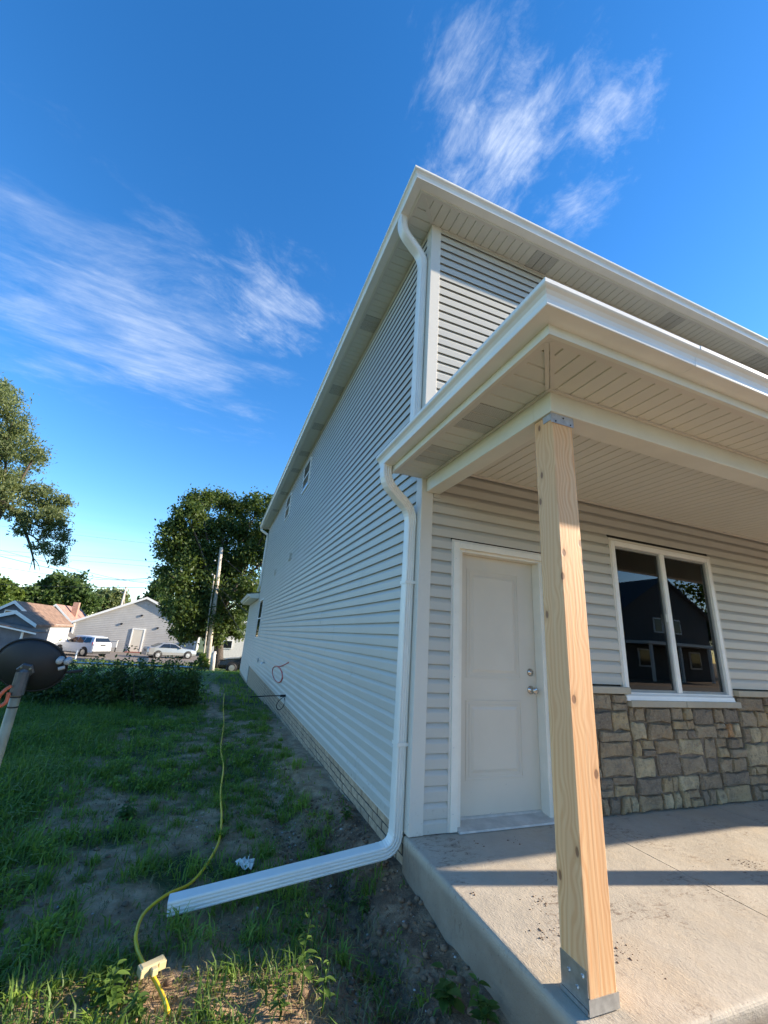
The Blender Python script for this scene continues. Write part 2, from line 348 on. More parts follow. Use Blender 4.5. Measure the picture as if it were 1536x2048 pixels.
M['glass'] = m_glass('window glass')
M['dark_glass'] = plain('dark glass', (.012, .016, .02), .04, .2, 3, 0, 40, 0, 0, .8)
def m_leaf(name, dark, light, trans=.35):
    m = MT(name); a = m.n('ShaderNodeAttribute', attribute_name='tint').outputs['Fac']
    cc = m.mix(a, dark, light); m.t.nodes.remove(m.b)
    d = m.n('ShaderNodeBsdfPrincipled'); d.inputs['Roughness'].default_value = .5; d.inputs['Specular IOR Level'].default_value = .3; m.l(cc, d.inputs['Base Color'])
    t = m.n('ShaderNodeBsdfTranslucent'); m.l(m.mix(.5, cc, (light[0]*1.5, light[1]*1.5, light[2]*.7)), t.inputs[0])
    x = m.n('ShaderNodeMixShader'); x.inputs[0].default_value = trans; m.l(d.outputs[0], x.inputs[1]); m.l(t.outputs[0], x.inputs[2]); m.l(x.outputs[0], m.o.inputs['Surface']); return m.m
M['leaf_dark'] = m_leaf('dark foliage', (.026, .055, .016), (.105, .150, .032), .36)
M['leaf_mid'] = m_leaf('mid foliage', (.03, .06, .018), (.09, .145, .035))
M['leaf_light'] = m_leaf('light foliage', (.05, .09, .02), (.16, .22, .045))
M['leaf_olive'] = m_leaf('olive foliage', (.07, .10, .04), (.22, .26, .11), .4)
M['grass'] = m_leaf('grass blades', (.055, .12, .018), (.25, .36, .06), .38)
M['dry'] = m_leaf('dry grass', (.17, .14, .06), (.34, .30, .15), .25)
M['weed'] = m_leaf('weed leaf', (.06, .12, .025), (.14, .23, .05), .4)
M['bark'] = plain('bark', (.075, .06, .048), .95, .35, 12, .02, 25)
def m_ground():
    m = MT('yard ground'); a = m.n('ShaderNodeAttribute', attribute_name='tint').outputs['Fac']
    n1 = m.noise(7, 7, .7); n2 = m.noise(60, 5, .7)
    so_ = m.mix(m.rng(n1, .3, .7), (.30, .18, .095), (.58, .40, .24)); so_ = m.mix(m.math('MULTIPLY', m.rng(n2, .5, .75), .5), so_, (.50, .41, .32))
    gr = m.mix(m.rng(n1, .35, .65), (.035, .07, .014), (.09, .115, .03))
    wet = m.n('ShaderNodeAttribute', attribute_name='wet').outputs['Fac']; so_ = m.mix(m.math('MULTIPLY', wet, m.rng(n1, .2, .75, 1, .35)), so_, (.075, .045, .027))
    m.col(m.mix(a, gr, so_)).rough(.95).bump(m.math('ADD', n1, m.math('MULTIPLY', n2, .35)), .05); return m.m
M['ground'] = m_ground()
M['yellow'] = plain('yellow cord', (.80, .52, .02), .45, .06)
M['clear_plastic'] = plain('smoky plastic', (.55, .46, .25), .3, .1)
M['paper'] = plain('white litter', (.68, .66, .60), .7, .08)
M['orange'] = plain('orange cable', (.62, .13, .05), .5, .08)
M['red_cable'] = plain('red tubing', (.50, .08, .07), .5, .08)
M['dish'] = plain('grey dish back', (.016, .017, .019), .55, .15)
M['lnb'] = plain('light grey plastic', (.42, .43, .43), .45, .06)
M['clod'] = plain('mud clod', (.20, .13, .08), .95, .3, 30)
M['pebble'] = plain('pale gravel', (.42, .40, .37), .9, .3, 30)

# ------------------------------------------------------------------ ground
SOIL = [(230, 1600, .55, .30), (180, 1640, .35, .22), (300, 1600, .4, .18), (400, 1490, .35, .30), (400, 1850, .30, .22), (330, 1820, .3, .2), (560, 1680, .42, .45), (520, 1640, .3, .3), (680, 1640, .30, .7),
        (700, 1880, .38, .55), (800, 1880, .3, .6), (640, 1780, .3, .18), (430, 2010, .40, .22), (520, 1960, .25, .15), (400, 1545, .25, .2), (150, 2010, .22, .12), (450, 1900, .25, .15), (210, 1880, .2, .1), (425, 1420, .25, 1.2), (430, 1380, .2, 2.0), (250, 1790, .25, .12), (340, 1690, .22, .12)]
SP = [(ground_at(u, v), rx, ry) for u, v, rx, ry in SOIL]
def soil(x, y):
    x = np.asarray(x, float); y = np.asarray(y, float); s = np.zeros_like(x)
    wx = x+(fbm(x, y, 2.2)-.5)*.5; wy = y+(fbm(x+9, y, 2.2)-.5)*.5
    for p, rx, ry in SP: s = np.maximum(s, 1.25*np.exp(-((wx-p[0])/rx)**2-((wy-p[1])/ry)**2))
    s = np.maximum(s, 1.1*np.exp(-(np.minimum(x+.12, 0)/.40)**2)*np.clip((9-y)/5, 0, 1))
    s = s*(.15+.9*fbm(x, y, 3.5)+.95*fbm(x+5, y+2, 11.0, 3))
    far = .85*np.clip((.6*fbm(x, y, 1.6)+.4*fbm(x+7, y, 7.0, 3)-.40)*7, 0, 1)*np.clip((x+3.3)/.9, .12, 1)*np.clip((9.5-y)/4, .3, 1)
    return np.clip(np.maximum(s, far)*1.3-.1, 0, 1)
def lines(a, b, step, lo, hi):
    L = list(np.arange(a, b+1e-6, step)); d = step; x = L[-1]
    while x < hi: d *= 1.18; x += d; L.append(x)
    d = step; x = L[0]
    while x > lo: d *= 1.18; x -= d; L.insert(0, x)
    return np.array(L)
gx = lines(-5.2, .4, .035, -700, 700); gy = lines(-2.6, 8.0, .04, -700, 900)
X, Y = np.meshgrid(gx, gy); Z = zg(X, Y); nx, ny = len(gx), len(gy)
idx = np.arange(nx*ny).reshape(ny, nx); F = np.stack([idx[:-1, :-1], idx[:-1, 1:], idx[1:, 1:], idx[1:, :-1]], -1).reshape(-1, 4)
go = mesh_np('ground', np.stack([X, Y, Z], -1).reshape(-1, 3), F, M['ground'], None, soil(X, Y).ravel(), True); tag(go, kind='structure')
wt_ = go.data.attributes.new('wet', 'FLOAT', 'POINT'); wt_.data.foreach_set('value', (np.exp(-(np.minimum(X+.30, 0)/.42)**2)*np.clip((1.9-Y)/1.0, 0, 1)).ravel().astype(np.float32))
def sheet(name, mat, xs, ys, dz):
    X, Y = np.meshgrid(xs, ys); Z = np.interp(Y, PY, PZ)+dz; n = len(xs); i = np.arange(X.size).reshape(X.shape)
    F = np.stack([i[:-1, :-1], i[:-1, 1:], i[1:, 1:], i[1:, :-1]], -1).reshape(-1, 4)
    return tag(mesh_np(name, np.stack([X, Y, Z], -1).reshape(-1, 3), F, mat), kind='structure')
sheet('parking_lot', M['lot'], np.linspace(-34, -2.6, 12), np.arange(29.5, 54.6, .5), .07)
sheet('road', M['road'], np.linspace(-300, 300, 30), np.linspace(-19, -10, 8), .03)
sheet('sidewalk', M['concrete_plain'], np.linspace(-300, 300, 60), np.linspace(-7.2, -5.8, 4), .04)
cb_ = MB()
for i in range(10): cb_.box((-34+i*3.14, 29.3, float(np.interp(29.3, PY, PZ))-.2), (-34+i*3.14+3.12, 29.48, float(np.interp(29.3, PY, PZ))+.17))
cb_.build('kerb', M['concrete_plain'])['kind'] = 'structure'

# ------------------------------------------------------------------ porch slab
ps = MB().box((.02, -1.60, -.5), (13.78, 0.02, -.03)).build('porch_slab', M['concrete_plain']); ps['kind'] = 'structure'
for a, b in ((-.045, 1.515), (1.523, 3.13), (3.138, 4.75), (4.758, 6.35), (6.358, 7.95), (7.958, 9.6), (9.608, 11.7), (11.708, 13.8)):
    bm = bmesh.new(); bmesh.ops.create_cube(bm, size=1, matrix=Matrix.Translation(((a+b)/2, -.815, -.26)) @ Matrix.Diagonal((b-a, 1.66, .52, 1)))
    ee = [e for e in bm.edges if all(v.co.z > -.1 for v in e.verts)]
    oe = [e for e in ee if all(abs(v.co.x+.045) < .01 for v in e.verts) or all(v.co.y < -1.6 for v in e.verts)]
    bmesh.ops.bevel(bm, geom=oe, offset=.022, segments=4, affect='EDGES', profile=.5)
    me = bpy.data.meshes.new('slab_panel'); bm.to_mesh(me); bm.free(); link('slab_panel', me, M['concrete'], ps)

# ------------------------------------------------------------------ the house
W, L = 13.8, 15.24; CH = .1041; Z0 = -.007; SOF = 5.68
house = thing('house', 'two storey house with grey lap siding, white gutters, porch and stone base', 'house', (0, 0, 0))
# walls (sheathing) with real door and window openings in front
T = .14
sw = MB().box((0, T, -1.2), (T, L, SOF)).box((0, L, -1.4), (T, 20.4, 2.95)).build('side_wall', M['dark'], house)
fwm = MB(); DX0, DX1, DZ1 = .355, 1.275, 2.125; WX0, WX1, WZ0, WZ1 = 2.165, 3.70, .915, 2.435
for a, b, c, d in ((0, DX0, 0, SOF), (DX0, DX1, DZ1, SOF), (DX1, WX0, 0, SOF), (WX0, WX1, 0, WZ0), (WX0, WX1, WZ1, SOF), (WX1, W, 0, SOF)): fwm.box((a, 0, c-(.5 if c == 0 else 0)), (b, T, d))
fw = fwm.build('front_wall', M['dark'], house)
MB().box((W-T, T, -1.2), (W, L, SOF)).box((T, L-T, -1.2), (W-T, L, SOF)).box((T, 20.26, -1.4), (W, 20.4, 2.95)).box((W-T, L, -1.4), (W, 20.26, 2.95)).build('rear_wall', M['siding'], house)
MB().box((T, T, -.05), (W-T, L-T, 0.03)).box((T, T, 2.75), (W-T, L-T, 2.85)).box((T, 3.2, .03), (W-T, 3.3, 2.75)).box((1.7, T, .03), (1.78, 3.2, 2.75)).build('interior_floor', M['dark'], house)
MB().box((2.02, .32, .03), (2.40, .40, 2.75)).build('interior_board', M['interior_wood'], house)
PROF = [(0, .048), (.0205, .048), (.0205, 0), (.0245, 0), (.025, .002), (.025, .062), (.021, .072), (.012, .087), (.005, .1005), (.003, .122), (0, .122)]
PROFC = [(a, min(b, .1035)) for a, b in PROF]
def course_side(y0, y1, z, out=0):
    wob = random.uniform(-.0015, .0015)
    return MB().extr(PROF, lambda a, b: (-a-(out if a > .001 else 0), y0, z+b+wob), lambda a, b: (-a-(out if a > .001 else 0), y1, z+b-wob)).build('siding_panel', M['siding'], sw)
k = 0
while True:
    z = Z0+k*CH
    if z+.06 > SOF: break
    y1_ = 20.3 if z < 2.8 else L; cuts = {8: 1.60, 9: 1.61, 10: 2.885, 11: 2.87}.get(k, 1.2+((k//2*29) % 13)*.27); js = []
    while cuts < y1_-.4: js.append(cuts+random.uniform(-.02, .02)); cuts += 3.66
    ends = [.085]+js+[y1_]
    for i in range(len(ends)-1): course_side(ends[i]+(.002 if i else 0), ends[i+1], z, .0014 if i % 2 else 0)
    k += 1
for i in range(6): course_side(L+.06, 20.3, Z0-(i+1)*CH)
def course_front(x0, x1, z, prof=PROF):
    MB().extr(prof, lambda a, b: (x0, -a, z+b), lambda a, b: (x1, -a, z+b)).build('siding_panel', M['siding'], fw)
for k in range(55):
    z = Z0+k*CH; zb = max(z, .006)
    if z+.05 > SOF: break
    if 2.80 < z < 2.95: pass
    segs = [(.08, W-.08)]
    cut = []
    if z+CH*.6 < 2.165: cut.append((.28, 1.345))
    if .90 < z+CH*.6 < 2.46: cut.append((2.14, 3.725))
    if z+CH*.5 < 1.02: cut.append((1.345, W))
    for a, b in cut:
        segs = [q for s in segs for q in ((s[0], min(s[1], a)), (max(s[0], b), s[1])) if q[1]-q[0] > .02]
    for a, b in segs: course_front(a, b, zb)
# corner post, J-channels
MB().extr([(-.030, -.030), (.082, -.030), (.082, 0), (0, 0), (0, .085), (-.030, .085)], lambda a, b: (a, b, .004), lambda a, b: (a, b, SOF)).build('corner_post', M['trim'], house, bevel=.003)
MB().extr([(-.022, L-.085), (0, L-.085), (0, L), (-.022, L)], lambda a, b: (a, b, 2.95), lambda a, b: (a, b, SOF)).build('corner_post', M['trim'], house)
MB().extr([(-.022, 20.22), (0, 20.22), (0, 20.42), (-.022, 20.42)], lambda a, b: (a, b, -.62), lambda a, b: (a, b, 2.6)).build('corner_post', M['trim'], house)
MB().extr([(-.02, L+.0), (0, L), (0, L+.06), (-.02, L+.06)], lambda a, b: (a, b, -.66), lambda a, b: (a, b, -.007)).build('trim_channel', M['trim'], house)
MB().box((-.022, .085, -.022), (-.002, L, -.008)).build('starter_strip', M['trim'], house)
jc = MB()
jc.box((.279, -.027, .006), (.297, -.0005, 2.165)).box((.279, -.0275, 2.149), (1.345, -.0005, 2.167)).box((1.327, -.027, .006), (1.345, -.0005, 2.149)).build('door_channel', M['trim'], house)
MB().box((2.138, -.028, .96), (2.166, -.0005, 2.437)).box((2.138, -.0285, 2.437), (3.727, -.0005, 2.462)).box((3.701, -.028, .96), (3.727, -.0005, 2.437)).build('window_channel', M['trim'], house)
# foundation: buff bricks, one by one near the camera
fd = MB().box((.012, .0, -1.3), (.10, L, -.022)).box((.012, L+.001, -1.5), (.10, 20.4, -.64)).build('foundation', M['brick_mortar'], house)
bm_me = None; BH, BL = .0667, .203
def add_brick(y, z):
    global bm_me
    if bm_me is None:
        bm = bmesh.new(); bmesh.ops.create_cube(bm, size=1, matrix=Matrix.Diagonal((.04, BL-.010, BH-.010, 1)))
        bmesh.ops.bevel(bm, geom=bm.edges[:], offset=.003, segments=1, affect='EDGES'); bm_me = bpy.data.meshes.new('brick'); bm.to_mesh(bm_me); bm.free(); bm_me.materials.append(M['brick'])
    o = bpy.data.objects.new('brick', bm_me); col.objects.link(o); o.parent = fd; o.location = (.015+random.uniform(-.003, .003), y, z); o.rotation_euler = (random.uniform(-.012, .012), 0, random.uniform(-.015, .015))
fm = MB(); nb = 0
for r in range(12):
    z = -.028-BH*(r+.5); y = .12+(BL/2 if r % 2 else 0)
    while y < L-.1:
        g = float(zg(-.02, y))
        if z+BH/2 > g-.05:
            if nb < 298 and y < 9.5: add_brick(y, z); nb += 1
            else: fm.box((-.004, y-BL/2+.005, z-BH/2+.005), (.02, y+BL/2-.005, z+BH/2-.005))
        y += BL
for r in range(4):
    z = -.65-BH*(r+.5)
    for i in range(24): y = L+.2+i*BL+(BL/2 if r % 2 else 0); fm.box((-.004, y-BL/2+.005, z-BH/2+.005), (.02, y+BL/2-.005, z+BH/2-.005))
fm.build('far_bricks', M['brick'], fd)['kind'] = 'stuff'
# stone veneer on the front
VX0 = 1.345
vn_ = MB().box((VX0, -.018, .004), (W, -.0005, .86)).box((VX0, -.018, .86), (2.165, -.0005, .962)).box((3.742, -.018, .86), (W, -.0005, .962)).build('stone_veneer', M['mortar'], house)
def stone(x0, x1, z0, z1):
    g = .0035; x0 += g; x1 -= g; z0 += g; z1 -= g; ww, hh = x1-x0, z1-z0
    if ww < .03 or hh < .03: return
    c = min(ww, hh)*.20; j = lambda s: random.uniform(-s, s); q = min(ww, hh)*.13
    o = [(x0+c*random.random(), z0+j(q)*.5), (x0+ww*.5+j(ww*.15), z0+random.random()*q), (x1-c*random.random(), z0+j(q)*.5), (x1-random.random()*q, z0+hh*.5+j(hh*.15)), (x1-c*random.random()*1.6, z1+j(q)*.5), (x0+ww*.5+j(ww*.15), z1-random.random()*q), (x0+c*random.random()*1.6, z1+j(q)*.5), (x0+random.random()*q, z0+hh*.5+j(hh*.15))]
    cx, cz = (x0+x1)/2, (z0+z1)/2; d = random.uniform(.036, .070); n = 8; V = []; 
    for s_, dep in ((1, .004), (1, d*.66), (random.uniform(.86, .93), d*.93)):
        V += [(cx+(a-cx)*s_, -dep+(j(.009) if s_ < 1 else 0), cz+(b-cz)*s_) for a, b in o]
    V.append((cx+j(.02), -d+j(.006), cz+j(.02)))
    F = [(r*n+i, r*n+(i+1) % n, (r+1)*n+(i+1) % n, (r+1)*n+i) for r in (0, 1) for i in range(n)]+[(2*n+i, 2*n+(i+1) % n, 3*n) for i in range(n)]
    MB().add(V, F).build('stone', M['stone'], vn_)
def fill(x0, x1, z0, z1, dep=0):
    ww, hh = x1-x0, z1-z0
    big = ww > .46 or hh > .27 or (ww*hh > .075)
    if not big and (ww*hh < .022 or random.random() < .45): stone(x0, x1, z0, z1); return
    if ww > hh*1.9 or (hh < .15 and ww > .2): m_ = x0+ww*random.uniform(.36, .64); fill(x0, m_, z0, z1, dep+1); fill(m_, x1, z0, z1, dep+1)
    elif hh > .13: m_ = z0+hh*random.uniform(.38, .62); fill(x0, x1, z0, m_, dep+1); fill(x0, x1, m_, z1, dep+1)
    else: stone(x0, x1, z0, z1)
st0 = random.getstate(); random.seed(21)
for x0_, x1_, top in ((VX0, 2.165, .955), (2.165, 3.742, .845), (3.742, 6.6, .955)):
    zb_ = [.008, top*random.uniform(.29, .35), top*random.uniform(.62, .70), top]
    for r in range(3):
        xx = x0_; 
        while xx < x1_-.02:
            x2 = xx+random.uniform(.28, .75)
            if x1_-x2 < .25: x2 = x1_
            fill(xx, x2, zb_[r], zb_[r+1]); xx = x2
random.setstate(st0)
for x0, x1, z in ((VX0, 2.176, .96), (2.172, 2.905, .85), (2.911, 3.745, .85), (3.74, 4.9, .962), (4.906, 6.5, .962), (6.506, W, .962)):
    MB().box((x0, -.078, z), (x1, -.001, z+.058)).build('cap_stone', M['concrete_plain'], vn_, bevel=.006)
# the front door
dr = thing_door = MB().box((.403, .097, .047), (1.232, .142, 2.077)).build('door', M['door'], house, bevel=.002)
def ring(mb, x0, x1, z0, z1, w_, y0, y1):
    mb.box((x0, y0, z0), (x1, y1, z0+w_)).box((x0, y0, z1-w_), (x1, y1, z1)).box((x0, y0, z0+w_), (x0+w_, y1, z1-w_)).box((x1-w_, y0, z0+w_), (x1, y1, z1-w_))
for x0, x1, z0, z1 in ((.505, 1.062, 1.035, 1.955), (.505, 1.062, .285, .865)):
    r_ = MB(); ring(r_, x0, x1, z0, z1, .014, .0925, .0968); ring(r_, x0+.03, x1-.03, z0+.03, z1-.03, .008, .0940, .0968); p_ = r_.build('panel_moulding', M['door'], dr, bevel=.0015)
    i = .05; MB().extr([(x0+i, z0+i), (x1-i, z0+i), (x1-i, z1-i), (x0+i, z1-i)], lambda a, b: (a, .0968, b), lambda a, b: (a+(.02 if a < .8 else -.02), .0905, b+(.02 if b < (z0+z1)/2 else -.02))).build('door_panel', M['door'], dr)
MB().lathe((1.168, .097, .955), (0, -1, 0), [(0, .034), (.006, .034), (.012, .026), (.018, .013), (.040, .013), (.046, .022), (.056, .028), (.068, .027), (.074, .016)], 24).build('knob', M['nickel'], dr, True)
MB().lathe((1.168, .097, 1.10), (0, -1, 0), [(0, .032), (.008, .032), (.016, .024), (.018, .012), (.022, .011)], 24).build('deadbolt', M['nickel'], dr, True)
MB().box((.405, .099, .0465), (1.23, .14, .050)).build('door_sweep', M['black'], dr)
df = MB()
df.box((.297, -.036, .006), (.357, .0, 2.148)).box((1.273, -.036, .006), (1.327, .0, 2.148)).box((.357, -.036, 2.098), (1.273, .0, 2.148)).build('door_casing', M['casing'], house, bevel=.004)
MB().box((.357, .0005, .0), (.402, .14, 2.124)).box((1.2335, .0005, .0), (1.273, .14, 2.124)).box((.402, .0005, 2.078), (1.2335, .14, 2.124)).build('door_jamb', M['casing'], house)
MB().box((.402, .126, .03), (.412, .139, 2.078)).build('weatherstrip', M['black'], house)
MB().extr([(-.065, .004), (.14, .004), (.14, .046), (.10, .046), (.085, .032), (-.06, .016)], lambda a, b: (.359, a, b), lambda a, b: (1.272, a, b)).build('threshold', plain('weathered threshold', (.50, .48, .43), .5, .16, 9), house)
sc_ = MB()
for z in (.12, .55, 1.05, 1.55, 2.0): sc_.lathe((.318, -.036, z), (0, -1, 0), [(0, .004), (.0015, .003)], 8)
sc_.build('casing_screw', M['steel'], house)
# front window
wn_ = MB(); fwd = .048
wn_.box((WX0, -.034, WZ0), (WX0+fwd, .06, WZ1)).box((WX1-fwd, -.034, WZ0), (WX1, .06, WZ1)).box((WX0+fwd, -.034, WZ1-fwd), (WX1-fwd, .06, WZ1)).box((WX0+fwd, -.034, WZ0), (WX1-fwd, .06, WZ0+fwd+.01))
wo = wn_.build('window', M['white'], house, bevel=.004)
MB().box((2.895, -.022, WZ0+fwd+.0105), (2.955, .05, WZ1-fwd-.0005)).build('mullion', M['white'], wo, bevel=.004)
MB().extr([(-.066, WZ0-.012), (-.035, WZ0-.012), (-.035, WZ0+.046), (-.056, WZ0+.03)], lambda a, b: (WX0-.03, a, b), lambda a, b: (WX1-.02, a, b)).build('sill', M['white'], wo)
for x0, x1 in ((WX0+fwd, 2.8945), (2.9555, WX1-fwd)):
    sm = MB(); q = .02; zz0, zz1 = WZ0+fwd+.011, WZ1-fwd-.001
    sm.box((x0, -.006, zz0), (x0+q, .03, zz1)).box((x1-q, -.006, zz0), (x1, .03, zz1)).box((x0+q, -.006, zz0), (x1-q, .03, zz0+q)).box((x0+q, -.006, zz1-q), (x1-q, .03, zz1)).build('sash', plain('grey sash', (.30, .31, .30), .4, .05), wo)
    MB().box((x0+q, .010, zz0+q), (x1-q, .016, zz1-q)).build('pane', M['glass'], wo)
MB().box((2.878, -.03, 1.66), (2.894, -.006, 1.74)).build('latch', M['white'], wo)
# side windows
for (y0, y1, z0, z1) in ((6.15, 6.98, 4.69, 5.42), (9.08, 9.95, 4.69, 5.42), (12.95, 14.2, 1.06, 2.48)):
    f_ = MB(); t = .04
    f_.box((-.045, y0, z0), (-.001, y0+t, z1)).box((-.045, y1-t, z0), (-.001, y1, z1)).box((-.045, y0+t, z0), (-.001, y1-t, z0+t)).box((-.045, y0+t, z1-t), (-.001, y1-t, z1))
    fo = f_.build('window', M['white'], house); MB().box((-.036, y0+t, z0+t), (-.028, y1-t, z1-t)).build('pane', M['dark_glass'], fo)
    MB().box((-.043, y0+t, (z0+z1)/2-.02), (-.0365, y1-t, (z0+z1)/2+.02)).build('meeting_rail', M['white'], fo)
# small wall fittings
for y, z in ((7.5, 3.16), (10.45, 3.13)):
    MB().extr([(0, -.10), (-.02, -.10), (-.075, -.07), (-.075, .06), (-.02, .10), (0, .10)], lambda a, b: (a-.004, y-.10, z+b), lambda a, b: (a-.004, y+.10, z+b)).build('vent_hood', M['siding'], house)
MB().box((-.06, 11.75, .33), (-.004, 11.83, .47)).build('outlet_box', M['lnb'], house)
MB().tube([(-.004, 9.9, .45), (-.09, 9.9, .45), (-.12, 9.9, .40)], .018).lathe((-.07, 9.9, .45), (0, 0, 1), [(0, .012), (.05, .012), (.055, .04), (.065, .04)], 12).build('hose_bib', M['steel'], house)
# ---- soffits in grooved panels
def soffit(parent, along, a0, a1, s0, s1, z, vents=(), name='soffit_panel', e0=None, e1=None, phase=0.0):
    """along='x': panels march along x, boards run along y from s0 to s1 (functions of x allowed)"""
    B = .1037; g = .006; a = a0-phase
    f0 = e0 or (lambda q: s0); f1 = e1 or (lambda q: s1); i = 0
    while a < a1-1e-4:
        p = [(a, 0), (a+.0001, 0)]; prof = []
        b = a
        for _ in range(3):
            lo, hi = max(b, a0), min(b+B, a1)
            if hi-lo > .004: prof += [(lo, .011), (min(lo+g, hi), 0), (max(hi-g, lo), 0), (hi, .011)]
            b += B
        if len(prof) >= 4:
            top = [(prof[-1][0], .018), (prof[0][0], .018)]
            pr = prof+top; mid = (prof[0][0]+prof[-1][0])/2
            vent = any(v0 < mid < v1 for v0, v1 in vents)
            if along == 'x': mb = MB().extr(pr, lambda q, r: (q, f0(q), z+r), lambda q, r: (q, f1(q), z+r))
            else: mb = MB().extr(pr, lambda q, r: (f0(q), q, z+r), lambda q, r: (f1(q), q, z+r))
            mb.build(name, M['vent'] if vent else M['soffit'], parent)
        a = b; i += 1
GP = [(0, 0), (.088, 0), (.0905, .004), (.0905, .011), (.089, .013), (.091, .028), (.098, .046), (.110, .060), (.122, .068), (.127, .074), (.128, .092), (.126, .096), (.118, .096), (.117, .09), (0, .09)]
# main roof
FX = -.304
roof = MB(); e = FX-.06; ov = .36
rz = 5.79; rk = .36; hx = (W-2*e)/2+e
roof.add([(e, e, rz), (W-e, e, rz), (W-e, L-e, rz), (e, L-e, rz), (W/2, W/2, rz+rk*(W/2-e)), (W/2, L-W/2, rz+rk*(W/2-e))], [(0, 1, 4), (1, 2, 5, 4), (2, 3, 5), (3, 0, 4, 5), (3, 2, 1, 0)])
ro = roof.build('roof', M['shingle'], house)
MB().extr([(FX, SOF-.006), (FX+.02, SOF-.006), (FX+.02, 5.789), (FX, 5.789)], lambda a, b: (a, a, b), lambda a, b: (a, L-a, b)).build('fascia', M['fascia'], ro)
MB().extr([(FX, SOF-.006), (FX+.02, SOF-.006), (FX+.02, 5.789), (FX, 5.789)], lambda a, b: (a+.0005, a, b), lambda a, b: (W-a, a, b)).build('fascia', M['fascia'], ro)
MB().extr(GP, lambda a, b: (FX-a, FX-a, 5.682+b), lambda a, b: (FX-a, L-FX+.02, 5.682+b)).build('gutter', M['alum'], ro)
MB().extr(GP, lambda a, b: (FX-a+.0004, FX-a, 5.682+b), lambda a, b: (W-FX, FX-a, 5.682+b)).build('gutter', M['alum'], ro)
us = MB().box((FX+.021, FX+.021, SOF+.02), (W, 0, SOF+.03)).box((FX+.021, 0, SOF+.02), (0, L+.3, SOF+.03)).build('soffit', M['soffit'], ro)
soffit(house, 'x', FX+.02, W, None, None, SOF, [(1.27, 1.6), (3.35, 3.66), (5.4, 5.8), (7.5, 7.9), (9.6, 10.0), (11.7, 12.1)], e0=lambda q: FX+.02, e1=lambda q: min(-.001, q) if q < 0 else -.001, phase=.06)
soffit(house, 'y', FX+.02, L+.28, None, None, SOF, [(1.62, 1.94), (3.3, 3.65), (5.0, 5.3), (6.4, 6.8), (7.6, 8.0), (9.9, 10.3), (12.0, 12.4)], e0=lambda q: FX+.02, e1=lambda q: min(-.001, q) if q < 0 else -.001, phase=.05)
tr = MB()
for s_ in (-1, 1): tr.extr([(0, 0), (.022, 0), (.022, .008), (0, .008)], lambda a, b: (FX+.03+s_*a*.7, FX+.03-s_*a*.7, SOF-.007+b), lambda a, b: (-.03+s_*a*.7, -.03-s_*a*.7, SOF-.007+b))
tr.build('soffit_mitre', M['trim'], house)
MB().extr([(FX+.022, SOF-.005), (FX+.045, SOF-.005), (FX+.045, SOF-.0005), (FX+.022, SOF-.0005)], lambda a, b: (a, a, b), lambda a, b: (a, L+.25, b)).extr([(FX+.022, SOF-.006), (FX+.045, SOF-.006), (FX+.045, SOF-.0005), (FX+.022, SOF-.0005)], lambda a, b: (a, a, b), lambda a, b: (W, a, b)).build('soffit_channel', M['trim'], house)
MB().box((-.029, .086, SOF-.02), (-.001, L-.09, SOF-.0055)).box((.083, -.029, SOF-.02), (W, -.001, SOF-.0055)).build('frieze_channel', M['trim'], house)
# rear one-storey roof over the addition
pr = MB().extr([(-.38, 2.62), (-.38, 2.79), (W/2, 3.9), (W+.38, 2.79), (W+.38, 2.62)], lambda a, b: (a, L+.02, b), lambda a, b: (a, 20.75, b)).build('rear_roof', M['fascia'], house)
MB().extr([(-.40, 2.80), (-.40, 2.82), (W/2, 3.95), (W+.40, 2.82), (W+.40, 2.80), (W/2, 3.91)], lambda a, b: (a, L+.02, b), lambda a, b: (a, 20.78, b)).build('shingles', M['shingle'], pr)
MB().extr(GP, lambda a, b: (-.381-a, L+.03, 2.68+b), lambda a, b: (-.381-a, 20.75, 2.68+b)).build('gutter', M['alum'], pr)
# porch roof
PX, PYF, PZS = -.313, -1.88, 2.68
PT_ = [(PX-.07, PYF-.07, 2.80), (W-PX, PYF-.07, 2.80), (W-PX, -.02, 3.36), (PX+1.9, -.02, 3.36), (PX-.07, -.02, 2.80)]
prf = MB().add(PT_+[(x, y, z-.04) for x, y, z in PT_], [(0, 1, 2, 3), (0, 3, 4), (5, 8, 7, 6), (5, 9, 8), (0, 5, 6, 1), (1, 6, 7, 2), (2, 7, 8, 3), (3, 8, 9, 4), (4, 9, 5, 0)])
po = prf.build('porch_roof', M['shingle'], house)
FP = [(0, PZS-.007), (.02, PZS-.007), (.02, 2.7595), (0, 2.7595)]
MB().extr(FP, lambda a, b: (PX+a, PYF+a, b), lambda a, b: (PX+a, .0, b)).build('fascia', M['fascia'], po)
MB().extr(FP, lambda a, b: (PX+a+.0004, PYF+a, b), lambda a, b: (W-PX, PYF+a, b)).build('fascia', M['fascia'], po)
MB().extr(GP, lambda a, b: (PX-a, PYF-a, 2.726+b), lambda a, b: (PX-a, .07, 2.726+b)).build('gutter', M['alum'], po)
MB().extr(GP, lambda a, b: (PX-a+.0004, PYF-a, 2.726+b), lambda a, b: (.62, PYF-a, 2.726+b)).build('gutter', M['alum'], po)
GP2 = [(a*1.012+.0002, b*1.01+(0 if b else -.0015)) for a, b in GP]
MB().extr(GP2, lambda a, b: (.55, PYF-a, 2.726+b), lambda a, b: (W-PX, PYF-a, 2.726+b)).build('gutter', M['alum'], po)
XB, YB = .012, -1.53
dg = lambda q: YB-(XB-q)*((YB-PYF-.02)/(XB-PX-.02))          # mitre line: y for a given x
dgx = lambda q: XB-(YB-q)*((XB-PX-.02)/(YB-PYF-.02))
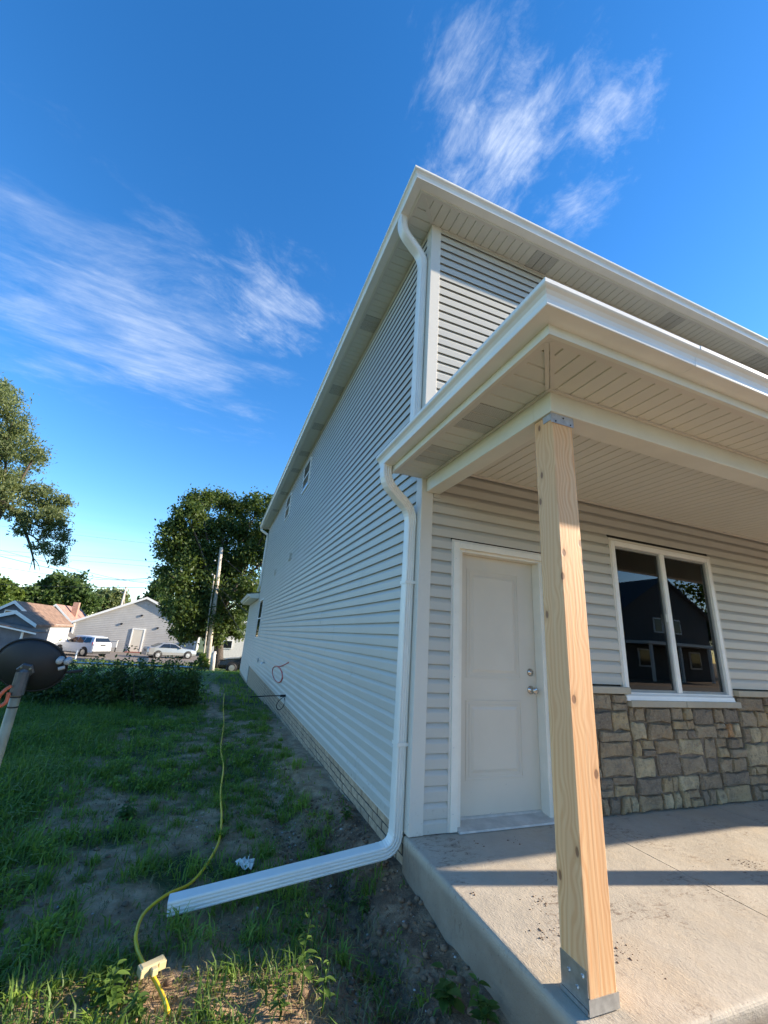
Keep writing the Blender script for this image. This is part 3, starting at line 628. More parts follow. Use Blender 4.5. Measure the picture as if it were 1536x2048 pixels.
soffit(house, 'x', PX+.02, W, None, None, PZS, [], e0=lambda q: PYF+.02, e1=lambda q: YB+.001 if q > XB else dg(q), phase=.09)
soffit(house, 'y', PYF+.02, -.002, None, None, PZS, [(-1.25, -.93), (-.58, -.31)], e0=lambda q: PX+.02, e1=lambda q: XB+.001 if q > YB else dgx(q), phase=.013)
tr = MB(); dv = np.array([XB-PX-.02, YB-PYF-.02]); dl_ = np.linalg.norm(dv); dv = dv/dl_; nv = np.array([-dv[1], dv[0]])
for s_ in (-1, 1): tr.extr([(.002, 0), (.024, 0), (.024, .009), (.002, .009)], lambda a, b: (PX+.022+nv[0]*a*s_+dv[0]*.03, PYF+.022+nv[1]*a*s_+dv[1]*.03, PZS-.007+b), lambda a, b: (XB+nv[0]*a*s_, YB+nv[1]*a*s_, PZS-.007+b))
tr.build('soffit_mitre', M['trim'], house)
MB().extr([(.021, PZS-.0055), (.052, PZS-.0055), (.052, PZS-.0005), (.021, PZS-.0005)], lambda a, b: (PX+a, PYF+a, b), lambda a, b: (PX+a, -.002, b)).extr([(.021, PZS-.006), (.052, PZS-.006), (.052, PZS-.0005), (.021, PZS-.0005)], lambda a, b: (PX+a, PYF+a, b), lambda a, b: (W, PYF+a, b)).build('soffit_channel', M['trim'], house)
MB().box((XB-.022, YB-.022, PZS-.010), (W, YB-.001, PZS-.0005)).box((XB-.022, YB, PZS-.010), (XB-.001, -.031, PZS-.0005)).build('soffit_channel', M['trim'], house)
MB().box((XB, YB, 2.552), (W-.1, -1.39, 2.83)).build('porch_beam', M['fascia'], house, bevel=.004)
MB().box((XB+.0005, -1.3895, 2.5525), (.142, -.031, 2.83)).build('porch_beam', M['fascia'], house, bevel=.004)
soffit(house, 'x', .1425, W, None, None, 2.815, [], name='ceiling_panel', e0=lambda q: -1.3895, e1=lambda q: -.027, phase=.02)
MB().box((.143, -.042, 2.797), (W, -.0265, 2.8145)).build('ceiling_channel', M['trim'], house)
MB().box((.084, -.036, 2.515), (.16, -.027, 2.55)).build('beam_pocket', M['siding'], house)
# porch posts
for x0 in (.031, 3.73, 7.40, 11.1):
    pt = MB().box((x0, -1.514, .022), (x0+.14, -1.374, 2.5515)).build('porch_post', M['wood'], house, bevel=.004)
    if x0 < 1: pt['label'] = 'bare fir corner post with knots'
    c_ = MB().box((x0-.012, -1.519, 2.494), (x0+.148, -1.5165, 2.552)).box((x0-.005, -1.5165, 2.512), (x0-.002, -1.45, 2.552)).build('post_cap', M['steel'], pt)
    nm = MB()
    for q, zz in ((.02, 2.505), (.125, 2.505), (.075, 2.535)): nm.lathe((x0+q, -1.519, zz), (0, -1, 0), [(0, .005), (.003, .004)], 8)
    nm.build('nail', M['dark'], pt)
    b_ = MB().box((x0-.004, -1.512, .022), (x0-.0008, -1.376, .135)).box((x0-.006, -1.5175, .006), (x0+.146, -1.5148, .055)).box((x0-.006, -1.51, .004), (x0+.146, -1.37, .020)).build('post_base', M['steel'], pt)
    for q, zz in ((-1.49, .11), (-1.42, .09), (-1.46, .06)): MB().lathe((x0-.004, q, zz), (-1, 0, 0), [(0, .008), (.005, .006)], 8).build('bolt', M['steel'], pt)
# ---- downspouts: rectangular corrugated pipe swept along a path
def pipe_prof(wx, wy):
    hx_, hy = wx/2, wy/2; c = .012; P = []
    for k_ in range(4): a = math.pi+k_*math.pi/6; P.append((-hx_+c+c*math.cos(a), -hy+c+c*math.sin(a)))
    for i in range(3):
        q = -hx_+wx*(.24+.26*i); P += [(q-.008, -hy), (q-.003, -hy+.005), (q+.003, -hy+.005), (q+.008, -hy)]
    for k_ in range(4): a = 1.5*math.pi+k_*math.pi/6; P.append((hx_-c+c*math.cos(a), -hy+c+c*math.sin(a)))
    for k_ in range(4): a = k_*math.pi/6; P.append((hx_-c+c*math.cos(a), hy-c+c*math.sin(a)))
    for k_ in range(4): a = .5*math.pi+k_*math.pi/6; P.append((-hx_+c+c*math.cos(a), hy-c+c*math.sin(a)))
    return P
def sweep(path, prof, side, k=1.0, crimp=0):
    """side: vector kept as the local +b axis (so the grooved face looks to -side)"""
    mb = MB(); path = [Vector(p) for p in path]; n = len(prof); sv = Vector(side)
    for i, p in enumerate(path):
        t = (path[min(i+1, len(path)-1)]-path[max(i-1, 0)]).normalized(); b = (sv-t*sv.dot(t)).normalized(); a = b.cross(t).normalized()
        s_ = k*(1-(crimp if i % 2 else 0))
        mb.v += [tuple(p+a*(-q[0])*s_+b*q[1]*s_) for q in prof]
    for i in range(len(path)-1):
        for j in range(n): mb.f.append((i*n+j, i*n+(j+1) % n, (i+1)*n+(j+1) % n, (i+1)*n+j))
    return mb
def bend(p0, p1, p2, r, n=9):                                   # rounded corner at p1
    p0, p1, p2 = map(Vector, (p0, p1, p2)); a = (p0-p1).normalized(); b = (p2-p1).normalized(); s_ = p1+a*r; e_ = p1+b*r
    return [s_*(1-t)**2+p1*2*t*(1-t)+e_*t*t for t in [i/n for i in range(n+1)]]
PPF = pipe_prof(.078, .10); SIDE = (0, 1, 0)
DXC, DYC = -.073, .088
d1 = MB()
A, B_, C_, D_ = (-.363, .01, 2.74), (-.363, .01, 2.585), (DXC, DYC, 2.385), (DXC, DYC, .0)
ds = sweep([(DXC, DYC, 2.30), (DXC, DYC, 1.2), (DXC, DYC, -.02)], PPF, SIDE).build('downspout', M['alum'], house, True); ds['label'] = 'lower white downspout at the porch corner'
top = [Vector(A)]+bend(A, B_, C_, .10, 10)+bend(B_, C_, D_, .10, 10)+[Vector((DXC, DYC, 2.27))]
sweep(top, PPF, SIDE, 1.035, .035).build('elbow', M['alum'], ds)
EXT0 = Vector((-.20, .10, -.115)); EXT1 = Vector((-1.49, .155, -.285))
bt = [Vector((DXC, DYC, .03))]+bend((DXC, DYC, .03), (DXC-.005, DYC, -.095), EXT0, .10, 12)+[EXT0]
sweep(bt, PPF, SIDE, 1.035, .04).build('elbow', M['alum'], ds)
sweep([EXT0+Vector((.05, -.003, .006)), EXT0.lerp(EXT1, .5), EXT1], [(a, b) for a, b in PPF], SIDE).build('extension', M['alum'], ds)
st_ = MB()
for z in (1.75, .55): st_.box((DXC-.043, DYC-.055, z), (-.03, DYC-.0535, z+.025)).box((DXC-.044, DYC-.055, z), (DXC-.0425, DYC+.052, z+.025))
st_.build('strap', M['alum'], ds)
ud = sweep([(DXC, DYC, 5.23), (DXC, DYC, 4), (DXC, DYC, 2.86)], PPF, SIDE).build('downspout', M['alum'], house, True); ud['label'] = 'upper white downspout under the main eave'
A, B_, C_, D_ = (FX-.045, .05, 5.70), (FX-.045, .05, 5.50), (DXC, DYC, 5.28), (DXC, DYC, 4.5)
sweep([Vector(A)]+bend(A, B_, C_, .11, 10)+bend(B_, C_, D_, .11, 10)+[Vector((DXC, DYC, 5.16))], PPF, SIDE, 1.035, .012).build('elbow', M['alum'], ud, True)
rd = sweep([(-.35, 15.42, 5.69), (-.35, 15.4, 5.58), (-.07, 15.16, 5.36), (-.07, 15.16, 5.2), (-.07, 15.16, 3.15), (-.12, 15.3, 2.95)], PPF, SIDE).build('downspout', M['alum'], house)

# ------------------------------------------------------------------ wires and small things by the wall
c0 = (-.02, 7.05, .40); cp = []
for i in range(40):
    a = 2*math.pi*i/26+1.2; cp.append((-.025-.012*(i/40), 7.15+math.cos(a)*.85*(1-.04*(i//26)), .40+math.sin(a)*.155))
cp = [(-.025, 5.75, .75), (-.03, 6.3, .66), (-.03, 6.8, .59)]+cp
tag(MB().tube(smooth_path(cp, 2), .010, 6).build('coiled_tube', M['red_cable'], None, True), 'thin red tubing coiled against the side wall siding', 'tubing')
t = thing('cable_stub', 'short black cable and loop sticking out of the side wall above the bricks', 'cable', (0, 5.7, .12))
MB().tube([(.0, 5.68, .14), (-.13, 5.68, .135)], .022, 8).build('conduit', M['black'], t)
MB().tube(smooth_path([(-.10, 5.68, .137), (-.35, 5.70, .128), (-.68, 5.72, .10)], 4), .010, 6).build('cable', M['black'], t)
MB().tube(smooth_path([(-.05, 5.66, .11), (-.02, 5.70, .02), (-.06, 5.75, -.10), (-.13, 5.76, -.12), (-.17, 5.72, -.03), (-.12, 5.68, .07), (-.06, 5.67, .115)], 4), .007, 6).build('cable_loop', M['black'], t)

# ------------------------------------------------------------------ extension cord
cpx = [(330, 2060), (318, 2020), (296, 1975), (278, 1950), (268, 1920), (268, 1890), (285, 1850), (330, 1812), (380, 1778), (415, 1735), (437, 1690), (442, 1640), (440, 1590), (446, 1540), (441, 1500), (447, 1450), (446, 1415), (448, 1390)]
cpts = []
for i, (u, v) in enumerate(cpx):
    p = ground_at(u, min(v, 2200)); cpts.append((p[0], p[1], float(zg(p[0], p[1]))+(.055 if i < 8 else .032)))
for a in (1,): pass
cord = thing('extension_cord', 'yellow extension cord with a triple outlet end winding over the yard', 'cord', tuple(cpts[2]))
MB().tube(smooth_path(cpts, 7), .0095, 7).build('cord', M['yellow'], cord, True)
tp = Vector(cpts[2]); dv2 = (Vector(cpts[1])-Vector(cpts[3])); dv2.z = 0; dv2.normalize(); sv2 = Vector((-dv2.y, dv2.x, 0))
def obox(c, ax, hx_, hy, hz):
    ax = Vector(ax); ay = Vector((-ax.y, ax.x, 0)); V = [tuple(Vector(c)+ax*sx*hx_+ay*sy*hy+Vector((0, 0, sz*hz))) for sz in (-1, 1) for sx, sy in ((-1, -1), (1, -1), (1, 1), (-1, 1))]
    return V, [(0, 3, 2, 1), (4, 5, 6, 7), (0, 1, 5, 4), (1, 2, 6, 5), (2, 3, 7, 6), (3, 0, 4, 7)]
tp = Vector(tp)+Vector((0, 0, .022))
tpo = MB().add(*obox(tp, dv2, .022, .052, .02)).build('triple_tap', M['clear_plastic'], cord, bevel=.006)
MB().add(*obox(tp+sv2*.04+dv2*.0, dv2, .027, .018, .017)).build('socket', M['clear_plastic'], tpo, bevel=.004)
MB().add(*obox(tp-sv2*.04, dv2, .027, .018, .017)).build('socket', M['clear_plastic'], tpo, bevel=.004)
MB().add(*obox(tp+dv2*.03, dv2, .02, .014, .014)).build('socket', M['clear_plastic'], tpo, bevel=.004)
# litter
p = ground_at(487, 1742); V = []; rr = random.Random(5)
for j in range(7):
    for i in range(7):
        V.append((p[0]+(i-3)*.020+rr.uniform(-.008, .008), p[1]+(j-3)*.022+rr.uniform(-.01, .01), float(zg(p[0], p[1]))+.02+rr.uniform(0, .055)))
F = [(j*7+i, j*7+i+1, (j+1)*7+i+1, (j+1)*7+i) for j in range(6) for i in range(6) if not (i < 2 and j < 2) and not (i > 4 and j > 3)]
lt = MB().add(V, F).build('crumpled_paper', M['paper'], None); tag(lt, 'crumpled white scrap of paper lying in the grass beyond the downspout extension', 'litter')
md = lt.modifiers.new('t', 'SOLIDIFY'); md.thickness = .0015
def clods(name, spots, mat, zoff, smin, smax, label, cat):
    V = []; F = []
    t_ = (1+5**.5)/2; ico = np.array([(-1, t_, 0), (1, t_, 0), (-1, -t_, 0), (1, -t_, 0), (0, -1, t_), (0, 1, t_), (0, -1, -t_), (0, 1, -t_), (t_, 0, -1), (t_, 0, 1), (-t_, 0, -1), (-t_, 0, 1)])/1.9
    fi = np.array([(0, 11, 5), (0, 5, 1), (0, 1, 7), (0, 7, 10), (0, 10, 11), (1, 5, 9), (5, 11, 4), (11, 10, 2), (10, 7, 6), (7, 1, 8), (3, 9, 4), (3, 4, 2), (3, 2, 6), (3, 6, 8), (3, 8, 9), (4, 9, 5), (2, 4, 11), (6, 2, 10), (8, 6, 7), (9, 8, 1)])
    for i, (x, y) in enumerate(spots):
        s_ = smin+(smax-smin)*RS.rand()**2.5; z = zoff if zoff is not None else float(zg(x, y))
        V.append(ico*s_*RS.uniform(.6, 1.3, (12, 3))*np.array([1, 1, .6])+np.array([x, y, z+s_*.25])); F.append(fi+12*i)
    o = mesh_np(name, np.concatenate(V), np.concatenate(F), mat); return tag(o, label, cat, None, 'stuff')
sp = []
for u, v, n in ((1075, 1805, 40), (1095, 1865, 40), (1400, 1745, 6), (1330, 1950, 6), (1240, 1900, 45), (960, 1690, 12), (1030, 1680, 10), (935, 1790, 8), (1495, 1728, 40), (1425, 1770, 10), (1180, 1955, 10)):
    c = on(u, v, 'z', 0)
    for i in range(n): sp.append((c[0]+RS.normal(0, .05), c[1]+RS.normal(0, .035)))
sp = [q for q in sp if q[0] > 0 and -1.6 < q[1] < -.05]
clods('mud_crumbs', sp, M['clod'], 0.0, .0015, .007, 'small crumbs of dried mud scattered over the porch slab', 'mud')
sp = []
for i in range(420): y = RS.uniform(.3, 6); sp.append((-.62+RS.normal(0, .10)-.02*y, y))
for i in range(160): sp.append((RS.uniform(-2.4, -.1), RS.uniform(-1.4, 3)))
for i in range(110): sp.append((RS.uniform(-.7, -.06), RS.uniform(-1.6, .6)))
sp = [q for q in sp if RS.rand() < .25+.75*float(soil(*q))]
clods('gravel', sp, M['pebble'], None, .003, .014, 'pale pebbles strewn in the bare soil along the side wall', 'gravel')
sp = [(RS.uniform(-.75, -.05), RS.uniform(-1.8, 1.6)) for i in range(1100)]+[(RS.uniform(-2.6, -.4), RS.uniform(-1.2, 3.2)) for i in range(900)]
sp = [q for q in sp if RS.rand() < float(soil(*q))]
clods('soil_clods', sp, M['clod'], None, .005, .026, 'brown clods of loose soil along the slab and the side yard', 'soil')

# ------------------------------------------------------------------ grass
def blades(name, x, y, h, wdt, lean, mat, label, cat, tint=None, rs=RS):
    n = len(x); z = zg(x, y); a = rs.uniform(0, 2*np.pi, n); la = rs.uniform(0, 2*np.pi, n); ln = lean*rs.uniform(.3, 1.3, n)
    dx, dy = np.cos(la)*ln, np.sin(la)*ln; px_, py_ = -np.sin(la), np.cos(la); base = np.stack([x, y, z-.008], -1)
    W_ = np.stack([px_, py_, np.zeros(n)], -1)*(wdt*rs.uniform(.6, 1.3, n))[:, None]/2
    m1 = base+np.stack([dx*h*.30, dy*h*.30, h*.55], -1); up_ = np.maximum(h*(1-.45*ln), h*.25)
    tip = base+np.stack([dx*h, dy*h, up_], -1)
    V = np.stack([base-W_, base+W_, m1+W_*.85, m1-W_*.85, tip], 1).reshape(-1, 3); i = np.arange(n)*5
    # quads only: the upper half is a quad with a doubled tip edge
    F = np.concatenate([np.stack([i, i+1, i+2, i+3], -1), np.stack([i+3, i+2, i+4, i+4], -1)])
    F3 = np.concatenate([np.stack([i, i+1, i+2], -1), np.stack([i, i+2, i+3], -1), np.stack([i+3, i+2, i+4], -1)])
    t_ = np.repeat(np.clip((rs.rand(n) if tint is None else tint), 0, 1), 5)
    return tag(mesh_np(name, V, F3, mat, None, t_), label, cat, None, 'stuff')
def scatter(n, x0, x1, y0, y1, thin=1.0, clump=True):
    x = RS.uniform(x0, x1, n); y = RS.uniform(y0, y1, n); s = soil(x, y)
    mid = np.clip((x+3.2)/.8, 0, 1)
    keep = RS.rand(n) < np.clip(1-1.2*s, .02, 1)*np.clip((fbm(x, y, 1.7)-.25)*2.6, .12, 1)*thin*(1-mid+mid*np.clip((fbm(x+2, y+4, 4.5, 3)-.33)*4, .06, .8))
    keep &= ~((x > -.06) & (y < 20.5) & (y > -1.7)) ; return x[keep], y[keep]
gxs, gys = [], []
for n, b in ((150000, (-3.6, -.06, -1.3, 3.2)), (90000, (-5.2, -.06, 3.2, 8.0)), (60000, (-9, -3.4, -1, 8))):
    a, b2 = scatter(n, *b); gxs.append(a); gys.append(b2)
x = np.concatenate(gxs); y = np.concatenate(gys); lush = np.clip((-x-1.3)/1.5, 0, 1)*np.clip((y+.5)/1.5, 0, 1)
h = (.045+.105*RS.rand(len(x))**1.5)*(.75+.75*lush)*(.6+.8*fbm(x, y, 2.4)); h = h*np.where(RS.rand(len(x)) < .05, 1.8, 1)
blades('grass', x, y, h, .0075+.003*RS.rand(len(x)), .95, M['grass'], 'green grass growing over the shaded side yard', 'grass', -.05+.95*fbm(x, y, 2.6)+.5*(RS.rand(len(x))-.4))
x, y = scatter(70000, -16, .5, 8, 29.2); x2 = RS.uniform(-2.4, 6, 9000); y2 = RS.uniform(20.6, 33, 9000); x = np.concatenate([x, x2]); y = np.concatenate([y, y2])
blades('far_grass', x, y, .07+.12*RS.rand(len(x)), .02+.01*RS.rand(len(x)), .8, M['grass'], 'grass of the back yard beyond the fence and up to the lot', 'grass', .5+.5*RS.rand(len(x)))
x = RS.uniform(-4.2, -.3, 60000); y = RS.uniform(-1.4, 5.5, 60000); s = soil(x, y); k = RS.rand(len(x)) < np.clip(.14+.5*s*(y < .1)+.20*s, 0, 1); x, y = x[k], y[k]
blades('dry_grass', x, y, .03+.05*RS.rand(len(x)), .004+.002*RS.rand(len(x)), 1.3, M['dry'], 'straw coloured dry grass lying on the bare soil', 'dry grass')
nt2 = 620; tx = RS.uniform(-4.5, -.25, nt2); ty = RS.uniform(-1.2, 6.5, nt2); ti_ = RS.randint(0, nt2, 30000); tr_ = (.02+.05*RS.rand(nt2))[ti_]
x = tx[ti_]+RS.normal(0, 1, 30000)*tr_; y = ty[ti_]+RS.normal(0, 1, 30000)*tr_; k = x < -.08; x, y, ti2 = x[k], y[k], ti_[k]
blades('grass_tufts', x, y, (.03+.11*RS.rand(nt2)**2)[ti2]*(.6+.7*RS.rand(len(x))), .007+.003*RS.rand(len(x)), .9, M['grass'], 'loose tufts of grass and weeds dotted over the bare soil of the side yard', 'grass', (.2+.8*RS.rand(nt2))[ti2])
n = 4200; x = RS.uniform(-2.6, -.55, n); y = RS.uniform(-1.25, -.12, n); k = (fbm(x+3, y+8, 3.6) > .545) & (RS.rand(n) < .8); x, y = x[k], y[k]
blades('tall_grass', x, y, .05+.11*RS.rand(len(x)), .007+.003*RS.rand(len(x)), .7, M['weed'], 'taller sunlit grass tufts at the front edge of the yard', 'grass')
def leaves(name, C, size, mat, parent=None, aspect=.5, droop=.3, tint=None, rs=RS):
    n = len(C); a = rs.normal(size=(n, 3)); a[:, 2] -= droop; a /= np.linalg.norm(a, axis=1)[:, None]; b = np.cross(a, rs.normal(size=(n, 3))); b /= np.linalg.norm(b, axis=1)[:, None]
    s_ = (size*rs.uniform(.6, 1.35, n))[:, None]; A_ = a*s_/2; B = b*s_*aspect/2
    V = np.stack([C-A_, C+B-A_*.1, C+A_, C-B-A_*.1], 1).reshape(-1, 3); i = np.arange(n)*4; F = np.stack([i, i+1, i+2, i+3], -1)
    t_ = np.repeat(rs.rand(n) if tint is None else np.clip(tint, 0, 1), 4); return mesh_np(name, V, F, mat, parent, t_)
# low broad-leaved ground cover
x, y = scatter(110000, -4.6, -.1, -1.2, 6.0); kk = fbm(x+30, y, 1.2) > .47; x, y = x[kk], y[kk]
tag(leaves('ground_cover', np.stack([x, y, zg(x, y)+.015+.075*RS.rand(len(x))**1.5], -1), .034, M['grass'], None, .7, 0, .35+.65*RS.rand(len(x))), 'low broad leaved weeds mixed into the side yard grass', 'weeds', None, 'stuff')

# ------------------------------------------------------------------ weed plants near the camera
def weed(u, v, hgt, nl, ll, label, rs, lean=(0, 0), wid=.42, branch=0):
    p = ground_at(u, v); z = float(zg(p[0], p[1])); r0 = Vector((p[0], p[1], z))
    t = thing('weed_plant', label, 'weed', tuple(r0)); stems = MB(); lv = MB(); tint = []
    stemsP = [(Vector((0, 0, 0)), hgt, Vector((lean[0], lean[1], 1)).normalized())]
    for b in range(branch): stemsP.append((Vector((rs.uniform(-.02, .02), rs.uniform(-.02, .02), 0)), hgt*rs.uniform(.45, .85), Vector((rs.uniform(-.45, .45), rs.uniform(-.45, .45), 1)).normalized()))
    for off, hh, d in stemsP:
        pts = [r0+off+d*(hh*k/6)+Vector((math.sin(k*1.3)*.006, math.cos(k*1.7)*.006, -.008 if k == 0 else 0)) for k in range(7)]
        stems.tube(pts, [.0045-.0005*k for k in range(7)], 5)
        for i in range(nl):
            f_ = .25+.75*(i+rs.random())/nl; q = r0+off+d*hh*f_; a = i*2.4+rs.random(); el = .5-1.0*rs.random()*.8
            dr_ = Vector((math.cos(a)*math.cos(el), math.sin(a)*math.cos(el), math.sin(el)+.25)).normalized(); sl_ = ll*(1.15-.45*f_)*rs.uniform(.7, 1.15); sd_ = dr_.cross(Vector((0, 0, 1))).normalized(); n_ = sd_.cross(dr_)
            P = [q, q+dr_*sl_*.12]; B = []
            prof = [(.15, .25), (.32, .9), (.5, 1.0), (.7, .72), (.88, .3)]
            cen = lambda s: q+dr_*sl_*s-Vector((0, 0, sl_*.35*s*s))
            V = [tuple(q)]+[tuple(cen(s)+sd_*w_*sl_*wid/2+n_*.006) for s, w_ in prof]+[tuple(cen(1.0))]+[tuple(cen(s)-sd_*w_*sl_*wid/2+n_*.006) for s, w_ in prof[::-1]]+[tuple(cen(s)) for s, w_ in prof]
            F = [(0, 1, 12), (0, 12, 11)]+[(1+k, 2+k, 13+k, 12+k) for k in range(4)]+[(12+k, 13+k, 10-k, 11-k) for k in range(4)]+[(5, 6, 16), (16, 6, 7)]
            lv.add(V, F); tint += [rs.random()]*17
    stems.build('stem', M['weed'], t); lo = lv.build('leaves', M['weed'], t, True)
    at_ = lo.data.attributes.new('tint', 'FLOAT', 'POINT'); at_.data.foreach_set('value', np.array(tint, np.float32)); return t
rw = random.Random(9)
weed(598, 2010, .30, 12, .085, 'tallest upright weed with toothed pale leaves in the sunlit patch before the slab', rw, (.06, .1))
weed(640, 2035, .20, 10, .06, 'short thin weed right beside the tallest weed', rw, (.1, 0))
weed(560, 2040, .16, 9, .055, 'small sunlit weed left of the tallest weed', rw, (-.1, 0), .4, 1)
weed(215, 2020, .15, 9, .075, 'bushy bright green weed left of the cord end', rw, (0, .1), .5, 4)
weed(265, 2045, .11, 8, .06, 'low leafy weed touching the triple outlet end of the cord', rw, (0, 0), .5, 3)
weed(900, 2030, .16, 7, .10, 'broad leaved weed growing in the ditch against the slab edge', rw, (-.15, .1), .6, 2)
weed(965, 2060, .17, 7, .09, 'dark leaved weed nearest the slab corner at the bottom edge', rw, (-.1, .1), .5, 2)
weed(725, 1830, .09, 7, .05, 'small weed in the bare soil under the middle of the downspout extension', rw, (0, 0), .55, 2)
weed(690, 1640, .12, 7, .055, 'thin weed against the brick footing near the corner', rw, (-.1, 0), .35, 3)
weed(250, 1640, .13, 9, .09, 'pale broad leaved weed at the edge of the bare soil patch', rw, (0, 0), .7, 3)
weed(600, 1880, .12, 8, .05, 'grassy weed just below the downspout extension', rw, (0, 0), .25, 3)

# ------------------------------------------------------------------ satellite dish
pb = at(-40, 1590, 3.45); pt_ = at(38, 1372, 3.45); pbz = float(zg(pt_[0], pt_[1]))
dsh = thing('satellite_dish', 'black backed satellite dish on a short pole at the left edge of the yard', 'satellite dish', (pt_[0], pt_[1], pbz))
MB().tube([(pt_[0], pt_[1], pbz-.05), (pt_[0], pt_[1], pt_[2]+.04)], .026, 14).build('pole', plain('galvanised mast', (.34, .30, .20), .5, .15, 12, 0, 40, .2), dsh, True)
dc = Vector(at(61, 1332, 3.50)); dirv = (Vector(ray(62, 1322))*.86+Vector(RT)*.34+Vector(UP)*.30).normalized()   # boresight, away from the camera
u_ = Vector(RT*.90-UP*.42); u_ = (u_-dirv*u_.dot(dirv)).normalized(); v_ = dirv.cross(u_)
def bowl(off, thick):
    V = []; F = []; nr, na = 8, 40
    for i in range(nr+1):
        rr_ = i/nr
        for k in range(na):
            a = 2*math.pi*k/na; V.append(tuple(dc+u_*math.cos(a)*rr_*.190+v_*math.sin(a)*rr_*.168+dirv*(.075*rr_*rr_-.06+off)))
    for i in range(nr):
        for k in range(na): F.append((i*na+k, i*na+(k+1) % na, (i+1)*na+(k+1) % na, (i+1)*na+k))
    return V, F
rb = MB().add(*bowl(0, 0)).build('reflector', M['dish'], dsh, True); s_ = rb.modifiers.new('s', 'SOLIDIFY'); s_.thickness = .006
rimm = MB(); rimm.tube([dc+u_*math.cos(a)*.190+v_*math.sin(a)*.168+dirv*.015 for a in [2*math.pi*k/40 for k in range(41)]], .006, 6).build('rim', M['dish'], dsh, True)
bk = dc-dirv*.062; mtop = Vector((pt_[0], pt_[1], pt_[2]+.05))
brk = MB(); brk.tube([mtop-Vector((0, 0, .10)), mtop+Vector((0, 0, .03))], .036, 12).tube([mtop, mtop.lerp(bk, .55), bk+dirv*.02], [.026, .026, .03], 8)
brk.lathe(bk-dirv*.008, dirv, [(0, .042), (.008, .048), (.02, .048)], 6); bo = brk.build('bracket', plain('grey bracket', (.10, .105, .11), .45, .2, 20, 0, 40, .5), dsh)
bl_ = MB()
for k in range(4): q = bk+u_*(.033*math.cos(k*1.57+.7))+v_*(.033*math.sin(k*1.57+.7)); bl_.lathe(q-dirv*.014, dirv, [(0, .006), (.010, .006)], 6)
bl_.build('bolt', M['steel'], bo)
arm_end = dc+u_*.26+dirv*.10; MB().tube([dc+u_*.12+dirv*.0, dc+u_*.20+dirv*.04, arm_end], .010, 8).build('arm', M['dish'], dsh)
for k, (a, b) in enumerate(((.335, .035), (.405, .01))):
    q = Vector(at(121+k*15.5, 1320+k*1.5, 3.42)); MB().lathe(q-dirv*.03, dirv, [(0, .014), (.01, .019), (.045, .020), (.055, .014), (.058, .004)], 14).build('receiver', M['lnb'], dsh, True)
MB().tube([Vector(at(116, 1338, 3.42)), Vector(at(130, 1334, 3.42))], .011, 8).build('receiver_bar', M['lnb'], dsh)
tag(MB().tube(smooth_path([tuple(at(22, 1372, 3.42)), tuple(at(8, 1382, 3.40)), tuple(at(-4, 1398, 3.40)), tuple(at(-2, 1412, 3.40)), tuple(at(12, 1404, 3.41)), tuple(at(18, 1385, 3.42))], 6), .010, 7).build('cable', M['orange'], dsh, True), 'orange cable looped beside the mast')
ti = MB()
for zz in (.06, .115): ti.lathe((pt_[0], pt_[1], pt_[2]-zz), (0, 0, 1), [(-.004, .0275), (.004, .0275)], 12)
ti.build('cable_tie', M['black'], dsh)

# ------------------------------------------------------------------ fence with overgrown hedge
def fz(x, y): return float(zg(x, y))
fy = 9.0
fe = thing('chain_link_fence', 'low chain link fence half hidden in the weeds across the yard', 'fence', (-2.3, fy, fz(-2.3, fy)))
for x_ in (-2.3, -4.05, -6.0, -7.9, -9.8): MB().tube([(x_, fy, fz(x_, fy)-.1), (x_, fy, .34-.0)], .028, 8).build('fence_post', M['steel'], fe)
MB().tube([(-1.85, fy-.03, .33), (-4.0, fy-.03, .335), (-12, fy-.03, .36)], .021, 8).build('top_rail', M['steel'], fe)
MB().tube([(-1.85, fy, fz(-1.85, fy)-.1), (-1.85, fy, .34)], .03, 8).build('fence_post', M['steel'], fe)
wm_ = MB(); xq = -12.0
V = []; F = []
def strip(p, q, r=.0025): wm_.tube([p, q], r, 3, False)
nq = 150
for i in range(nq):
    x0_ = -12+i*(10.1/nq)
    for s_ in (-1, 1): strip((x0_, fy+.004*s_, -.55), (x0_+s_*.9, fy+.004*s_, .33))
wm_.build('wire_mesh', M['steel'], fe)['kind'] = 'stuff'
hd = thing('weed_hedge', 'dense dark weedy hedge overgrowing the chain link fence', 'hedge', (-3, 8.4, fz(-3, 8.4)))
npl = 420; pxp = -1.7-RS.rand(npl)**1.15*11; pyp = 8.55+RS.normal(0, .5, npl); tall = np.clip((pxp+4.8)/1.4, 0, 1)*np.clip((-1.45-pxp)/.8, .1, 1)
php = (.30+.45*RS.rand(npl)**1.6)*(1+.75*tall*RS.rand(npl)); prp = .07+.12*RS.rand(npl); n = 44000; pi_ = RS.randint(0, npl, n); hq = RS.rand(n)**.8
x = pxp[pi_]+RS.normal(0, 1, n)*prp[pi_]*(1.15-.6*hq); yy = pyp[pi_]+RS.normal(0, 1, n)*prp[pi_]*(1.15-.6*hq); zz = zg(x, yy)+php[pi_]*hq
leaves('foliage', np.stack([x, yy, zz], -1), .08, M['leaf_mid'], hd, .5, .2, np.clip(RS.rand(npl)[pi_]*.7+.3*RS.rand(n), 0, 1))
sm_ = MB()
for i in range(120):
    x_ = -1.8-RS.rand()*9; y_ = 8.5+RS.normal(0, .4); g_ = fz(x_, y_); sm_.tube([(x_, y_, g_-.03), (x_+RS.normal(0, .1), y_+RS.normal(0, .1), g_+.5), (x_+RS.normal(0, .25), y_+RS.normal(0, .2), g_+.75+.35*RS.rand())], [.006, .004, .002], 4)
sm_.build('stems', M['bark'], hd)

